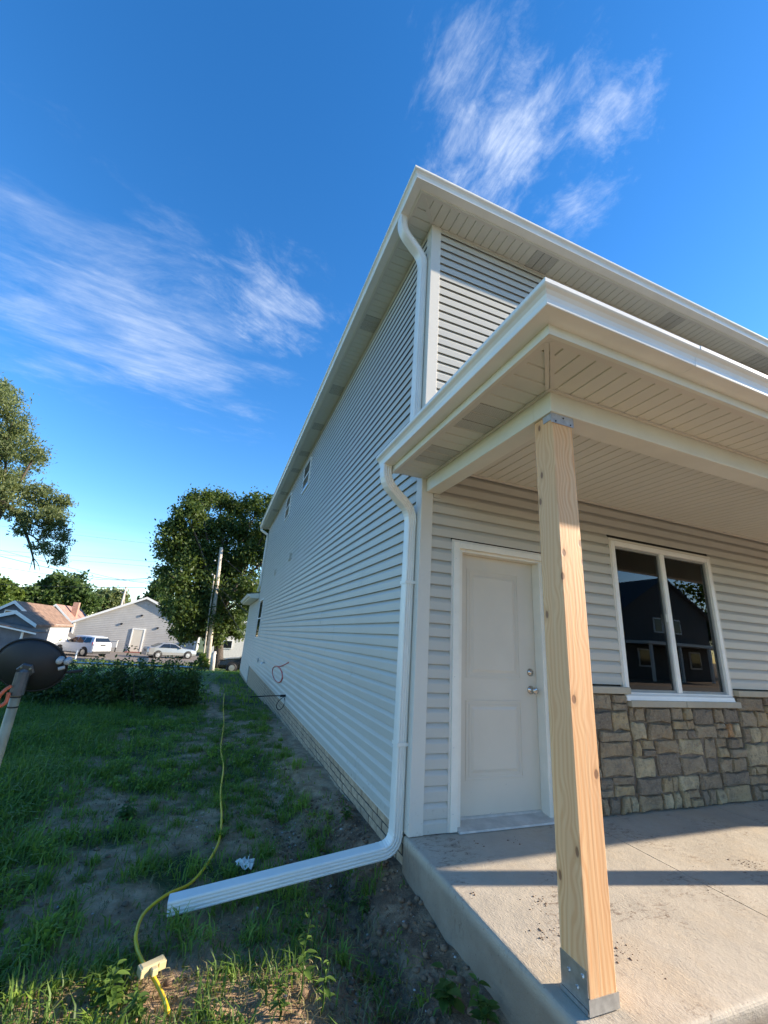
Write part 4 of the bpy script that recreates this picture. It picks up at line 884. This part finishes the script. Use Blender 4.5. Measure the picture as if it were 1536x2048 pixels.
# ------------------------------------------------------------------ trees
def tree(name, label, base, clumps, nleaf, lsize, mat, trunk_r, group=None, seed=1, aspect=.5, limb_from=.35, shell=.55, droop=.3, limbs=999):
    rs = np.random.RandomState(seed); base = Vector(base); t = thing(name, label, 'tree', tuple(base), group)
    cs = np.array([c[:3] for c in clumps]); rads = np.array([c[3] for c in clumps]); cen = cs.mean(0); tz = cs[:, 2].max()
    topv = Vector((cen[0], cen[1], base.z+(tz-base.z)*.78)); tm = MB(); m_ = base.lerp(topv, .5)+Vector((rs.normal(0, .2), rs.normal(0, .2), 0))
    sp_ = smooth_path([tuple(base-Vector((0, 0, .2))), tuple(base.lerp(m_, .5)), tuple(m_), tuple(topv)], 4); nn = len(sp_)
    tm.tube(sp_, [trunk_r*(1.25 if i == 0 else 1-.85*i/nn) for i in range(nn)], 9)
    tm.build('trunk', M['bark'], t, True)
    lm = MB()
    for c, r_ in list(zip(cs, rads))[:limbs]:
        c = Vector(c); f_ = limb_from+.5*rs.rand(); s0 = Vector(sp_[min(nn-1, int(f_*nn))])
        if s0.z > c.z: s0 = Vector(sp_[max(0, int(limb_from*nn*.8))])
        mid = s0.lerp(c, .55)+Vector((rs.normal(0, .12*r_), rs.normal(0, .12*r_), .25*r_)); q = smooth_path([tuple(s0), tuple(mid), tuple(c)], 3)
        lm.tube(q, [trunk_r*.35*(1-.8*i/len(q)) for i in range(len(q))], 5)
        for k in range(4): d = rs.normal(size=3); d /= np.linalg.norm(d); lm.tube([tuple(c), tuple(np.array(c)+d*r_*.8)], [trunk_r*.09, trunk_r*.02], 4)
    lm.build('limbs', M['bark'], t, True)
    wts = rads**2/np.sum(rads**2); ci = rs.choice(len(cs), nleaf, p=wts)
    # sub-clumps for uneven outline
    ns = 18; sub = rs.normal(size=(len(cs), ns, 3)); sub /= np.linalg.norm(sub, axis=2)[..., None]; sub *= rs.uniform(.45, 1.0, (len(cs), ns, 1))
    si = rs.randint(0, ns, nleaf); d = rs.normal(size=(nleaf, 3))*rs.uniform(.12, .34, (nleaf, 1))
    P = cs[ci]+(sub[ci, si]+d)*rads[ci][:, None]*np.array([1, 1, .85])
    tint = np.clip(.45+.3*(rs.rand(len(cs), ns)[ci, si]-.5)*2*.6+rs.normal(0, .2, nleaf), 0, 1)
    leaves('crown', P, lsize, mat, t, aspect, droop, tint, rs)
    return t
def cl(px, dist, jit, rs):                                     # crown clumps from photo directions at the tree's distance
    o = []
    for u, v, r in px:
        d_ = dist+rs.uniform(-jit, jit); p = at(u, v, d_); o.append((p[0], p[1], p[2], r))
    return o
rs_ = random.Random(4)
# near tree at the left edge
px = [(-50, 790, .6), (-10, 800, .5), (12, 790, .38), (25, 845, .42), (48, 900, .42), (5, 900, .5), (58, 930, .34), (-40, 940, .6), (22, 965, .36), (-10, 860, .5), (40, 880, .4), (70, 910, .25), (-5, 960, .45), (10, 1000, .3), (-90, 880, .7)]
px2 = [(62, 985, .38), (90, 990, .36), (112, 1010, .30), (75, 1020, .38), (118, 1040, .30), (55, 1040, .28), (100, 1065, .34), (125, 1075, .24), (110, 1100, .28), (118, 1122, .2), (95, 1035, .3), (45, 1060, .2), (30, 1030, .26), (128, 1000, .2), (80, 1095, .2)]
bx = at(-230, 1420, 15.0)
nt_ = tree('yard_tree', 'feathery olive green tree with a drooping branch at the left edge', (bx[0], bx[1], float(zg(bx[0], bx[1]))), cl(px, 14.0, 1.0, rs_)+cl(px2, 13.2, .35, rs_), 38000, .085, M['leaf_olive'], .11, None, 5, .32, .35, .5, .8, 4)
br = MB()
bp_ = [tuple(at(u, v, 13.3)) for u, v in ((-120, 1010), (-40, 990), (0, 1003), (25, 1020), (45, 1050), (58, 1085), (66, 1115), (70, 1140))]
br.tube(smooth_path(bp_, 4), [.075-.065*i/28 for i in range(29)], 7)
for pp, r_ in (([(0, 1000), (30, 1005), (60, 1015)], .03), ([(52, 1065), (75, 1080), (88, 1110), (96, 1130)], .022), ([(66, 1115), (62, 1130), (58, 1142)], .012), ([(66, 1115), (76, 1128), (80, 1142)], .012), ([(75, 1080), (95, 1075), (110, 1060)], .012)):
    q = smooth_path([tuple(at(u, v, 13.3)) for u, v in pp], 4); br.tube(q, [r_*(1-.8*i/len(q)) for i in range(len(q))], 5)
br.build('drooping_branch', M['bark'], nt_, True)
# big dark tree behind the house
px = []
for u, v, r in ((400, 1000, 1.2), (375, 1030, 1.2), (440, 1005, 1.2), (480, 1020, 1.3), (520, 1010, 1.3), (350, 1075, 1.4), (400, 1060, 1.7), (450, 1060, 1.7), (500, 1070, 1.7), (345, 1110, 1.3), (335, 1150, 1.0), (380, 1120, 1.8), (430, 1120, 1.9), (490, 1120, 1.8), (360, 1165, 1.5), (400, 1180, 1.7), (450, 1175, 1.8), (500, 1190, 1.6), (370, 1215, 1.4), (345, 1220, .9), (410, 1235, 1.5), (455, 1230, 1.4), (385, 1255, 1.1), (430, 1270, 1.0), (350, 1260, .7), (545, 1040, 1.6), (560, 1100, 1.8), (590, 1060, 1.8), (475, 1260, .8), (365, 1270, .6)): px.append((u, v, r))
bb = at(438, 1325, 37); tree('shade_tree', 'large dense dark tree standing beyond the back end of the house', (bb[0], bb[1], float(zg(bb[0], bb[1]))), cl(px, 37, 2.8, rs_), 88000, .25, M['leaf_dark'], .42, None, 8, .55, .3)
def back_tree(label, u0, u1, v0, v1, dist, mat, n, seed, ls=.5):
    rr_ = random.Random(seed); px = []; cu, cv = (u0+u1)/2, (v0+v1)/2; ru, rv = (u1-u0)/2, (v1-v0)/2; k = 823/dist/1.15
    for i in range(26):
        a = rr_.uniform(0, 6.28); q = rr_.random()**.5*.82; px.append((cu+ru*q*math.cos(a), cv+rv*q*math.sin(a)*.95, max(.22*min(ru, rv)/k, .8)*rr_.uniform(.8, 1.35)))
    b = at(cu, 1300, dist); tree('background_tree', label, (b[0], b[1], float(zg(b[0], b[1]))), cl(px, dist, 2.5, rr_), n, ls, mat, .35, 'trees behind the far houses', seed, .6, .3)
back_tree('bright green tree at the far left behind the dark grey house', -60, 38, 1148, 1250, 75, M['leaf_light'], 12000, 31)
back_tree('broad mid green tree rising right behind the brown roof', 30, 190, 1142, 1262, 80, M['leaf_mid'], 26000, 32)
back_tree('rounded olive tree above the long roof slope of the grey building', 178, 264, 1168, 1255, 92, M['leaf_olive'], 14000, 33)
back_tree('small dark tree just left of the large dense tree', 282, 345, 1165, 1245, 70, M['leaf_mid'], 12000, 34)
back_tree('leafy tree in the gap between the large tree and the house end', 430, 560, 1210, 1290, 62, M['leaf_mid'], 12000, 35)
# shrub by the dark house, weeds by the pole
b = on(80, 1292, 'y', 46); tree('round_shrub', 'green shrub in front of the dark shed', (b[0], b[1], float(zg(b[0], b[1]))), [(b[0]+dx, 46+dy, float(zg(b[0], 46))+hz, r) for dx, dy, hz, r in ((0, 0, 1.3, .7), (-.6, .2, 1.0, .6), (.6, 0, 1.0, .6), (.1, .2, 1.8, .5), (-.3, -.2, .6, .6), (.5, .1, .5, .5))], 5000, .22, M['leaf_mid'], .08, None, 41)
b = at(400, 1335, 32.5); tree('weed_clump', 'bright sunlit weeds at the foot of the leaning utility pole', (b[0], b[1], float(zg(b[0], b[1]))), [(b[0]+dx, b[1], float(zg(b[0], b[1]))+hz, r) for dx, hz, r in ((-.3, .35, .35), (.2, .5, .4), (.0, .9, .3), (.5, .25, .3))], 2200, .14, M['leaf_light'], .03, None, 42)
bs = at(255, 1345, 20); n = 5000; x = RS.uniform(-9.5, -2.2, n); yy = RS.uniform(24, 29, n)
tag(leaves('sunny_weeds', np.stack([x, yy, zg(x, yy)+.45*RS.rand(n)*fbm(x, yy, .8)*1.6], -1), .14, M['leaf_light'], None, .5, 0), 'bright sunlit weeds along the kerb of the parking lot', 'weeds', None, 'stuff')

# ------------------------------------------------------------------ utility poles and wires
p0 = at(413, 1340, 35); p1 = at(443, 1095, 35); gz = float(zg(p0[0], p0[1]))
up1 = thing('utility_pole', 'tall weathered utility pole leaning by the lot beside the large tree', 'utility pole', (p0[0], p0[1], gz))
MB().tube([(p0[0], p0[1], gz-.3), tuple((p0+p1)/2), tuple(p1)], [.19, .165, .13], 12).build('pole', M['pole'], up1, True)
q0, q1 = at(405, 1330, 34.7), at(429, 1150, 34.7); MB().tube([(q0[0], q0[1], gz), tuple(q1)], .05, 8).build('conduit', M['pole'], up1)
a_ = at(437, 1122, 34.8); ib = MB()
for k in range(3): z_ = a_[2]-k*1.1; ib.lathe((a_[0]-.2, a_[1], z_), (-1, 0, 0), [(0, .04), (.05, .06), (.10, .06), (.14, .03)], 10)
ib.build('insulator', M['lnb'], up1)
p2, p3 = on(240, 1212, 'y', 62), on(253, 1173, 'y', 62); tag_p = thing('utility_pole', 'short pale utility pole showing above the roof of the grey building', 'utility pole', (p2[0], 62, -2.0))
MB().tube([(p2[0], 62, -2.2), tuple(p3)], [.17, .12], 10).tube([tuple(on(247, 1214, 'y', 62)), tuple(on(250, 1186, 'y', 62))], .06, 6).build('pole', M['pole'], tag_p, True)
MB().tube([tuple(on(240, 1183, 'y', 62)), tuple(on(256, 1190, 'y', 62))], .06, 6).build('crossarm', M['pole'], tag_p)
def wire(pts, label, r=.016, sag=0):
    q = [np.array(p, float) for p in pts]; S = smooth_path(q, 8) if len(q) > 2 else [q[0]+(q[1]-q[0])*t+np.array([0, 0, -sag*4*t*(1-t)]) for t in np.linspace(0, 1, 15)]
    tag(MB().tube(S, r, 4).build('overhead_wire', M['black'], None), label, 'wire', 'overhead wires')
wire([at(432, 1126, 34.8), at(343, 1150, 36), at(211, 1157, 38), at(0, 1112, 41), at(-160, 1062, 44)], 'slack wire running left from near the top of the leaning pole', .022)
wire([at(424, 1166, 34.8), at(171, 1157, 38), at(0, 1134, 41), at(-160, 1112, 44)], 'wire from the middle of the leaning pole rising to the left edge')
wire([at(422, 1172, 34.8), at(200, 1175, 38), at(0, 1168, 41), at(-160, 1160, 44)], 'lowest thick wire running nearly level across to the left edge', .024)
wire([at(420, 1178, 34.8), at(260, 1162, 40), at(150, 1138, 45), at(0, 1100, 52), at(-160, 1055, 60)], 'wire falling from the left edge behind the drooping branch to the pole')
wire([at(560, 1150, 66), at(312, 1124, 66), at(0, 1101, 66), at(-200, 1086, 66)], 'upper of the two parallel far wires in front of the low cloud')
wire([at(560, 1160, 66), at(310, 1134, 66), at(0, 1109, 66), at(-200, 1093, 66)], 'lower of the two parallel far wires in front of the low cloud')
wire([at(560, 1116, 80), at(325, 1090, 80), at(0, 1052, 80), at(-200, 1030, 80)], 'faint highest wire crossing the low cloud')
wire([at(450, 1118, 34.9), (1.6, 20.6, 3.2)], 'wire dropping from the pole top down to the back of the house', .018, .2)
wire([at(434, 1170, 34.9), (1.2, 20.6, 1.6)], 'middle wire dropping from the pole to the back of the house', .018, .2)
wire([at(434, 1178, 34.9), (.7, 20.6, .2)], 'steepest wire dropping from the pole behind the house end', .016, .2)

# ------------------------------------------------------------------ far buildings
GZ = -1.98
def gable_y(parent, x0, x1, xp, y0, y1, z0, ze0, ze1, zp, wall, roofm, ovr=.35):
    MB().extr([(x0, z0-.3), (x1, z0-.3), (x1, ze1), (xp, zp), (x0, ze0)], lambda a, b: (a, y0, b), lambda a, b: (a, y1, b)).build('wall', wall, parent)
    s0 = (zp-ze0)/(xp-x0); s1 = (zp-ze1)/(x1-xp); t = .16
    r_ = MB().extr([(x0-ovr, ze0-ovr*s0), (xp, zp), (x1+ovr, ze1-ovr*s1), (x1+ovr, ze1-ovr*s1+t), (xp, zp+t*1.1), (x0-ovr, ze0-ovr*s0+t)], lambda a, b: (a, y0-ovr, b+.012), lambda a, b: (a, y1+ovr, b+.012)).build('roof', roofm, parent)
    MB().extr([(x0-ovr-.02, ze0-ovr*s0-.06), (xp, zp-.06), (x1+ovr+.02, ze1-ovr*s1-.06), (x1+ovr+.02, ze1-ovr*s1+t+.02), (xp, zp+t*1.1+.02), (x0-ovr-.02, ze0-ovr*s0+t+.02)], lambda a, b: (a, y0-ovr-.03, b), lambda a, b: (a, y0-ovr-.001, b)).build('bargeboard', M['white'], r_)
    return r_
gb = thing('metal_building', 'long low grey gabled building with a single door across the parking lot', 'building', (-10, 54, GZ))
wl = MT('ribbed wall'); s_ = wl.n('ShaderNodeSeparateXYZ'); wl.l(wl.co, s_.inputs[0]); rib = wl.math('SINE', wl.math('MULTIPLY', s_.outputs[2], 2*math.pi/.2)); wl.col(wl.mix(wl.rng(wl.noise(.8, 4), .3, .7), (.36, .35, .335), (.42, .41, .39))).rough(.7).bump(rib, .004)
gable_y(gb, -16.3, -3.55, -9.687, 54, 72, GZ, 1.0, 1.5, 4.2, wl.m, M['shingle'], .3)
dg_ = MB().box((-10.35, 53.93, GZ), (-9.25, 53.985, .62)).build('door', M['door'], gb)
MB().box((-10.47, 53.90, GZ), (-10.352, 53.99, .74)).box((-9.248, 53.90, GZ), (-9.13, 53.99, .74)).box((-10.352, 53.90, .622), (-9.248, 53.99, .74)).build('frame', M['white'], dg_)
MB().box((-10.6, 52.9, GZ-.1), (-9.0, 53.88, GZ+.16)).build('door_step', plain('red step', (.22, .07, .05), .8, .2), gb)
for x_, z_ in ((-9.84, 2.25), (-11.7, 1.17), (-7.9, .95)): MB().box((x_-.11, 53.88, z_-.08), (x_+.11, 53.99, z_+.07)).extr([(x_-.08, z_-.08), (x_+.08, z_-.08), (x_+.05, z_-.15), (x_-.05, z_-.15)], lambda a, b: (a, 53.89, b), lambda a, b: (a, 53.97, b)).build('wall_lamp', M['dish'], gb)
MB().box((-3.62, 53.9, GZ), (-3.46, 54.05, 1.4)).box((-16.36, 53.9, GZ), (-16.2, 54.05, .9)).build('corner_trim', M['white'], gb)
hA = thing('grey_house', 'dark grey bungalow with stepped gables and a brown roof at the far left', 'house', (-17, 40, -1.8))
gA = plain('dark grey clapboard', (.14, .145, .155), .75, .12, 4); rA = plain('brown shingles', (.20, .125, .085), .9, .3, 3); wlt = plain('pale wall', (.42, .42, .41), .8, .1)
gable_y(hA, -19.2, -15.1, -17.05, 40, 48.3, -1.8, .72, .72, 2.25, gA, rA, .25)
r2 = gable_y(hA, -17.4, -14.2, -15.4, 36.2, 39.9, -1.75, .75, .72, 1.45, gA, rA, .25)
MB().extr([(-17.5, .98), (-13.1, .18), (-13.1, .27), (-17.5, 1.08)], lambda a, b: (a, 33.6, b), lambda a, b: (a, 35.9, b)).build('lean_to_roof', rA, hA)
MB().extr([(-17.5, .90), (-13.05, .10), (-13.05, .20), (-17.5, 1.0)], lambda a, b: (a, 33.54, b), lambda a, b: (a, 33.595, b)).build('bargeboard', M['white'], hA)
MB().extr([(-17.4, -1.9), (-13.9, -1.9), (-13.9, .22), (-17.4, .86)], lambda a, b: (a, 33.9, b), lambda a, b: (a, 36.0, b)).build('wall', gA, hA)
MB().box((-13.98, 33.84, -1.8), (-13.86, 33.95, .2)).build('corner_trim', M['white'], hA)
for (xa, xb, za, zb, yb) in ((-17.5, -16.9, 1.15, 1.6, 39.97), (-15.9, -15.2, -.9, -.2, 33.87)):
    f_ = MB().box((xa-.08, yb-.03, za-.08), (xb+.08, yb+.02, zb+.08)).build('window', M['white'], hA); MB().box((xa, yb-.05, za), (xb, yb-.031, zb)).build('pane', M['dark_glass'], f_)
MB().box((-15.09, 41, -1.8), (-15.04, 48.2, .62)).build('side_cladding', wlt, hA)
MB().box((-14.98, 40, .60), (-14.86, 48.5, .72)).build('gutter', M['white'], hA)
hB = thing('red_roof_house', 'pale house with a faded red roof and brick chimney behind the brown roof', 'house', (-18.6, 58, -1.9))
rB = plain('faded red shingles', (.34, .19, .15), .9, .25, 3)
gable_y(hB, -21.3, -17.7, -19.6, 58, 67, -1.9, 1.1, .95, 2.7, wlt, rB, .25)
ch = on(150, 1222, 'y', 61); MB().box((ch[0]-.3, 60.7, 1.4), (ch[0]+.3, 61.3, 3.35)).build('chimney', plain('chimney brick', (.40, .24, .18), .9, .2, 8), hB)
f_ = MB().box((-19.75, 57.94, 1.55), (-19.25, 57.99, 2.05)).build('window', M['white'], hB); MB().box((-19.68, 57.92, 1.62), (-19.32, 57.939, 1.98)).build('pane', M['dark_glass'], f_)
sh = thing('garden_shed', 'small dark shed between the grey house and the white car', 'shed', (-15.6, 48.5, -1.9)); gable_y(sh, -16.6, -14.75, -15.7, 48.6, 51, -1.9, -.75, -.75, -.2, plain('dark boards', (.05, .05, .05), .85, .2), M['shingle'], .15)
wb = thing('white_outbuilding', 'white outbuilding glimpsed under the large tree beside the house end', 'building', (2, 52, -1.9)); gable_y(wb, -1.9, 6, 2, 52, 60, -1.9, .6, .6, 2.4, plain('white cladding', (.62, .60, .54), .8, .1), M['shingle'], .3)
f_ = MB().box((-.4, 51.93, -.9), (.7, 51.99, .1)).build('window', M['white'], wb); MB().box((-.3, 51.9, -.8), (.6, 51.929, .0)).build('pane', M['dark_glass'], f_)
# utility cabinet beside the car, planter, bollard, stake
b = on(222, 1303, 'y', 53); cb = thing('meter_cabinet', 'grey utility cabinet on legs beside the white car', 'utility box', (b[0], 53, GZ))
MB().box((b[0]-.42, 52.8, GZ+.55), (b[0]+.42, 53.2, GZ+1.25)).build('cabinet', M['lnb'], cb, bevel=.02); MB().box((b[0]-.47, 52.75, GZ+1.251), (b[0]+.47, 53.25, GZ+1.32)).build('lid', M['lnb'], cb)
for dx in (-.35, .35):
    for dy in (-.15, .15): MB().box((b[0]+dx-.03, 53+dy-.03, GZ-.05), (b[0]+dx+.03, 53+dy+.03, GZ+.549)).build('leg', M['dish'], cb)
b = ground_at(284, 1328); zb = float(zg(b[0], b[1])); pl_ = thing('stone_planter', 'squat stacked stone planter at the near edge of the lot', 'planter', (b[0], b[1], zb))
for k in range(2): MB().lathe((b[0], b[1], zb+.24*k-.03), (0, 0, 1), [(0, .36), (.03, .40), (.20, .40), (.235, .36)], 9).build('ring', M['pebble'], pl_)
MB().lathe((b[0], b[1], zb+.44), (0, 0, 1), [(0, .34), (.04, .30)], 9).build('soil', M['clod'], pl_)
b = at(424, 1338, 32); zb = float(zg(b[0], b[1])); bo = thing('concrete_bollard', 'pale worn bollard post right of the leaning utility pole', 'bollard', (b[0], b[1], zb))
MB().tube([(b[0], b[1], zb-.1), (b[0]-.02, b[1], zb+.6), (b[0]-.06, b[1], zb+1.15)], [.17, .16, .15], 12).build('post', M['pebble'], bo, True)
MB().tube([(b[0]-.06, b[1], zb+1.151), (b[0]-.06, b[1], zb+1.22), (b[0]+.1, b[1], zb+1.27)], [.15, .13, .09], 12).build('cap', M['pebble'], bo, True)
b = at(147, 1330, 36); zb = float(zg(b[0], b[1])); stk = MB().tube([(b[0], b[1], zb), (b[0], b[1], zb+.85)], .05, 8).lathe((b[0], b[1], zb+.85), (0, 0, 1), [(0, .055), (.04, .055), (.08, .02)], 8).build('marker_post', M['white']); tag(stk, 'thin white marker post at the lot edge in front of the white car', 'post')

# ------------------------------------------------------------------ cars
def car(label, cat, loc, heading, paint, st, greens, wheels, wr, rear):
    """st: stations (x, zbottom, zbelt, ztop, half width, half width top); front at -x"""
    t = thing(cat.replace(' ', '_'), label, cat.split('_')[-1], loc); ca, sa = math.cos(heading), math.sin(heading); Lc = Vector(loc)
    def w_(x, y, z): return (Lc.x+x*ca-y*sa, Lc.y+x*sa+y*ca, Lc.z+z)
    V = []; F = []; n = 12
    for x, zb, zbelt, zt, hw, ht in st:
        half = [(hw*.86, zb), (hw, zb+.12), (hw*1.01, (zb+zbelt)/2), (hw*.97, zbelt), (ht, zt-.04), (ht*.85, zt)]
        V += [w_(x, y, z) for y, z in half]+[w_(x, -y, z) for y, z in half[::-1]]
    for i in range(len(st)-1): F += [(i*n+k, i*n+(k+1) % n, (i+1)*n+(k+1) % n, (i+1)*n+k) for k in range(n)]
    F += [tuple(range(n))[::-1], tuple((len(st)-1)*n+k for k in range(n))]
    MB().add(V, F).build('body', paint, t, True).data.polygons.foreach_set('use_smooth', [False]*len(F))
    for pts in greens['side']:
        for s_ in (1, -1): MB().poly([w_(x, s_*y, z) for x, y, z in pts], Vector(w_(0, s_*.012, 0))-Vector(w_(0, 0, 0))).build('side_window', M['dark_glass'], t)
    for pts, nrm in greens['ends']: MB().poly([w_(*p) for p in pts], Vector(w_(*nrm))-Vector(w_(0, 0, 0))).build('windscreen', M['dark_glass'], t)
    rimm_ = plain('alloy', (.5, .5, .5), .35, .1, 10, 0, 40, .8)
    for x, hw in wheels:
        for s_ in (1, -1):
            ax = Vector(w_(0, s_, 0))-Vector(w_(0, 0, 0)); a0 = Vector(w_(x, s_*(hw-.17), wr))
            MB().lathe(Vector(w_(x, s_*(hw-.03), wr+.02)), ax, [(0, wr+.085), (.038, wr+.085)], 24).build('wheel_arch', M['black'], t)
            wo_ = MB().lathe(a0, ax, [(0, wr*.9), (.03, wr), (.19, wr), (.215, wr*.9), (.217, wr*.66)], 24).build('wheel', M['black'], t, True)
            MB().lathe(a0+ax*.19, ax, [(0, wr*.66), (.032, wr*.64), (.036, wr*.15), (.04, wr*.1)], 10).build('rim', rimm_, wo_)
    xr = rear['x']; red = plain('tail lamp', (.35, .02, .02), .2, .1)
    for s_ in (1, -1): MB().box((-.01, 0, 0), (0, 0, 0)).__class__().add([w_(x, s_*y, z) for x, y, z in rear['lamp']]+[w_(x+.02, s_*y, z) for x, y, z in rear['lamp']], [(0, 1, 2, 3), (4, 7, 6, 5), (0, 4, 5, 1), (1, 5, 6, 2), (2, 6, 7, 3), (3, 7, 4, 0)]).build('tail_light', red, t)
    MB().poly([w_(xr+.01, -.26, rear['pz']), w_(xr+.01, .26, rear['pz']), w_(xr+.01, .26, rear['pz']+.13), w_(xr+.01, -.26, rear['pz']+.13)], Vector(w_(.01, 0, 0))-Vector(w_(0, 0, 0))).build('number_plate', M['dish'], t)
    MB().poly([w_(xr-.02, -.85, .30), w_(xr-.02, .85, .30), w_(xr-.02, .85, .52), w_(xr-.02, -.85, .52)], Vector(w_(.05, 0, 0))-Vector(w_(0, 0, 0))).build('bumper', M['black'] if rear.get('dark') else paint, t)
    for s_ in (1, -1): MB().lathe(w_(rear['mx'], s_*rear['my'], rear['mz']), Vector(w_(0, s_, 0))-Vector(w_(0, 0, 0)), [(0, .05), (.06, .10), (.16, .09), (.2, .03)], 8).build('mirror', paint, t)
    return t
wp = plain('white car paint', (.72, .75, .78), .2, .03); sp_ = plain('silver car paint', (.36, .37, .37), .22, .04, 3, 0, 40, .45)
suv_st = [(-2.38, .42, .72, .78, .62, .5), (-2.30, .26, .90, .96, .84, .7), (-1.9, .24, .98, 1.06, .93, .78), (-1.15, .24, 1.06, 1.13, .95, .80), (-.95, .24, 1.08, 1.20, .95, .78), (-.25, .24, 1.08, 1.66, .95, .66), (.5, .24, 1.10, 1.74, .95, .66), (1.5, .24, 1.14, 1.72, .95, .65), (2.0, .26, 1.16, 1.66, .93, .63), (2.25, .28, 1.16, 1.30, .92, .74), (2.36, .34, 1.08, 1.16, .86, .72)]
suv_g = {'side': [[(-.80, .935, 1.14), (.22, .935, 1.14), (.22, .70, 1.58), (-.22, .70, 1.56)], [(.30, .935, 1.15), (1.10, .935, 1.16), (1.05, .70, 1.60), (.30, .70, 1.60)], [(1.18, .935, 1.17), (1.92, .92, 1.22), (1.75, .70, 1.58), (1.13, .70, 1.60)]],
         'ends': [([(2.275, -.72, 1.26), (2.275, .72, 1.26), (2.05, .60, 1.60), (2.05, -.60, 1.60)], (.02, 0, .01)), ([(-.97, -.72, 1.22), (-.97, .72, 1.22), (-.32, .60, 1.60), (-.32, -.60, 1.60)], (-.03, 0, .02))]}
sl_ = on(172, 1311, 'z', -1.84); th = R(180-48)
b = at(160, 1311, 47.5); zc_ = float(np.interp(b[1], PY, PZ))+.07
car('white sport utility car parked before the grey building, seen from its rear corner', 'parked_car', (b[0], b[1], zc_), R(-38), wp, suv_st, suv_g, [(-1.45, .95), (1.42, .95)], .37, dict(x=2.37, lamp=[(2.20, .93, .95), (2.34, .72, .98), (2.30, .72, 1.2), (2.15, .93, 1.24)], pz=.92, dark=True, mx=-.75, my=.93, mz=1.2))
sed_st = [(-2.35, .40, .62, .68, .6, .5), (-2.25, .24, .72, .78, .82, .7), (-1.7, .2, .84, .90, .89, .74), (-.95, .2, .92, .97, .9, .76), (-.2, .2, .94, 1.36, .9, .60), (.4, .2, .95, 1.44, .9, .58), (1.0, .2, .96, 1.38, .9, .58), (1.75, .22, .98, 1.04, .9, .72), (2.2, .24, .94, 1.02, .87, .72), (2.36, .34, .84, .92, .8, .66)]
sed_g = {'side': [[(-.62, .885, .98), (.30, .885, .99), (.30, .63, 1.36), (-.15, .63, 1.30)], [(.36, .885, .99), (1.30, .885, 1.01), (.95, .63, 1.32), (.36, .63, 1.36)]],
         'ends': [([(1.72, -.62, 1.06), (1.72, .62, 1.06), (1.08, .54, 1.36), (1.08, -.54, 1.36)], (.03, 0, .03)), ([(-.90, -.66, 1.0), (-.90, .66, 1.0), (-.25, .54, 1.34), (-.25, -.54, 1.34)], (-.03, 0, .03))]}
b = at(338, 1317, 48.5); zc_ = float(np.interp(b[1], PY, PZ))+.07
car('silver saloon car parked in front of the grey building door', 'parked_car', (b[0], b[1], zc_), R(180+22), sp_, sed_st, sed_g, [(-1.42, .9), (1.38, .9)], .32, dict(x=2.36, lamp=[(2.18, .87, .72), (2.35, .62, .74), (2.33, .62, .9), (2.15, .87, .92)], pz=.62, mx=-.6, my=.88, mz=1.02))
b = at(474, 1338, 33.5); zc_ = float(zg(b[0], b[1]))
car('black car half hidden behind the back end of the house', 'parked_car', (b[0]+1.0, b[1], zc_), R(0), plain('black car paint', (.012, .013, .015), .2, .1), sed_st, sed_g, [(-1.42, .9), (1.38, .9)], .32, dict(x=2.36, lamp=[(2.18, .87, .72), (2.35, .62, .74), (2.33, .62, .9), (2.15, .87, .92)], pz=.62, mx=-.6, my=.88, mz=1.02))

# ------------------------------------------------------------------ across the street (seen in the window's reflection)
HX, HY = 31.0, 6.0
hc = thing('street_house', 'dark two storey house with white windows across the street, mirrored in the porch window', 'house', (9+HX, -32+HY, -.6))
gable_y(hc, 3+HX, 15+HX, 9+HX, -42+HY, -32.0+HY, -.6, 5.6, 5.6, 9.0, plain('brown grey cladding', (.11, .10, .09), .8, .15), M['shingle'], .4)
def hb(a, b): return MB().box((a[0]+HX, a[1]+HY, a[2]), (b[0]+HX, b[1]+HY, b[2]))
for x0 in (7.0, 8.3, 9.6):
    f_ = hb((x0, -31.99, 3.7), (x0+1.2, -31.9, 5.1)).build('window', M['white'], hc); hb((x0+.12, -31.899, 3.82), (x0+1.08, -31.88, 4.98)).build('pane', M['dark_glass'], f_)
hb((3, -31.95, 2.5), (15, -29.6, 2.75)).build('porch_canopy', M['white'], hc)
for x0 in (3.3, 7, 11, 14.5): hb((x0, -29.9, -.6), (x0+.2, -29.7, 2.499)).build('porch_column', M['white'], hc)
for x0 in (4.5, 11.5):
    f_ = hb((x0, -31.99, .5), (x0+1.6, -31.9, 2.1)).build('window', M['white'], hc); hb((x0+.12, -31.899, .62), (x0+1.48, -31.88, 1.98)).build('pane', M['dark_glass'], f_)
rs2 = random.Random(12)
for k_, (x_, y_, hh, lb) in enumerate(((25, -31, 1.0, 'left'), (64, -36, 1.25, 'right'), (47, -48, 1.5, 'rear'), (20, -40, 1.3, 'corner'))):
    tree('street_tree', {'left': 'street tree left of the dark house, mirrored in the porch window', 'right': 'tall street tree right of the dark house across the street', 'rear': 'tallest tree rising behind the dark house across the street', 'corner': 'tree at the corner beyond the dark house across the street'}[lb], (x_, y_, -.6), [(x_+rs2.uniform(-4, 4), y_+rs2.uniform(-3, 3), rs2.uniform(2.5, 9)*hh, rs2.uniform(1.2, 2)*hh) for i in range(18)], 7000, .55, M['leaf_mid'], .3, 'trees across the street', 51+k_, .6)
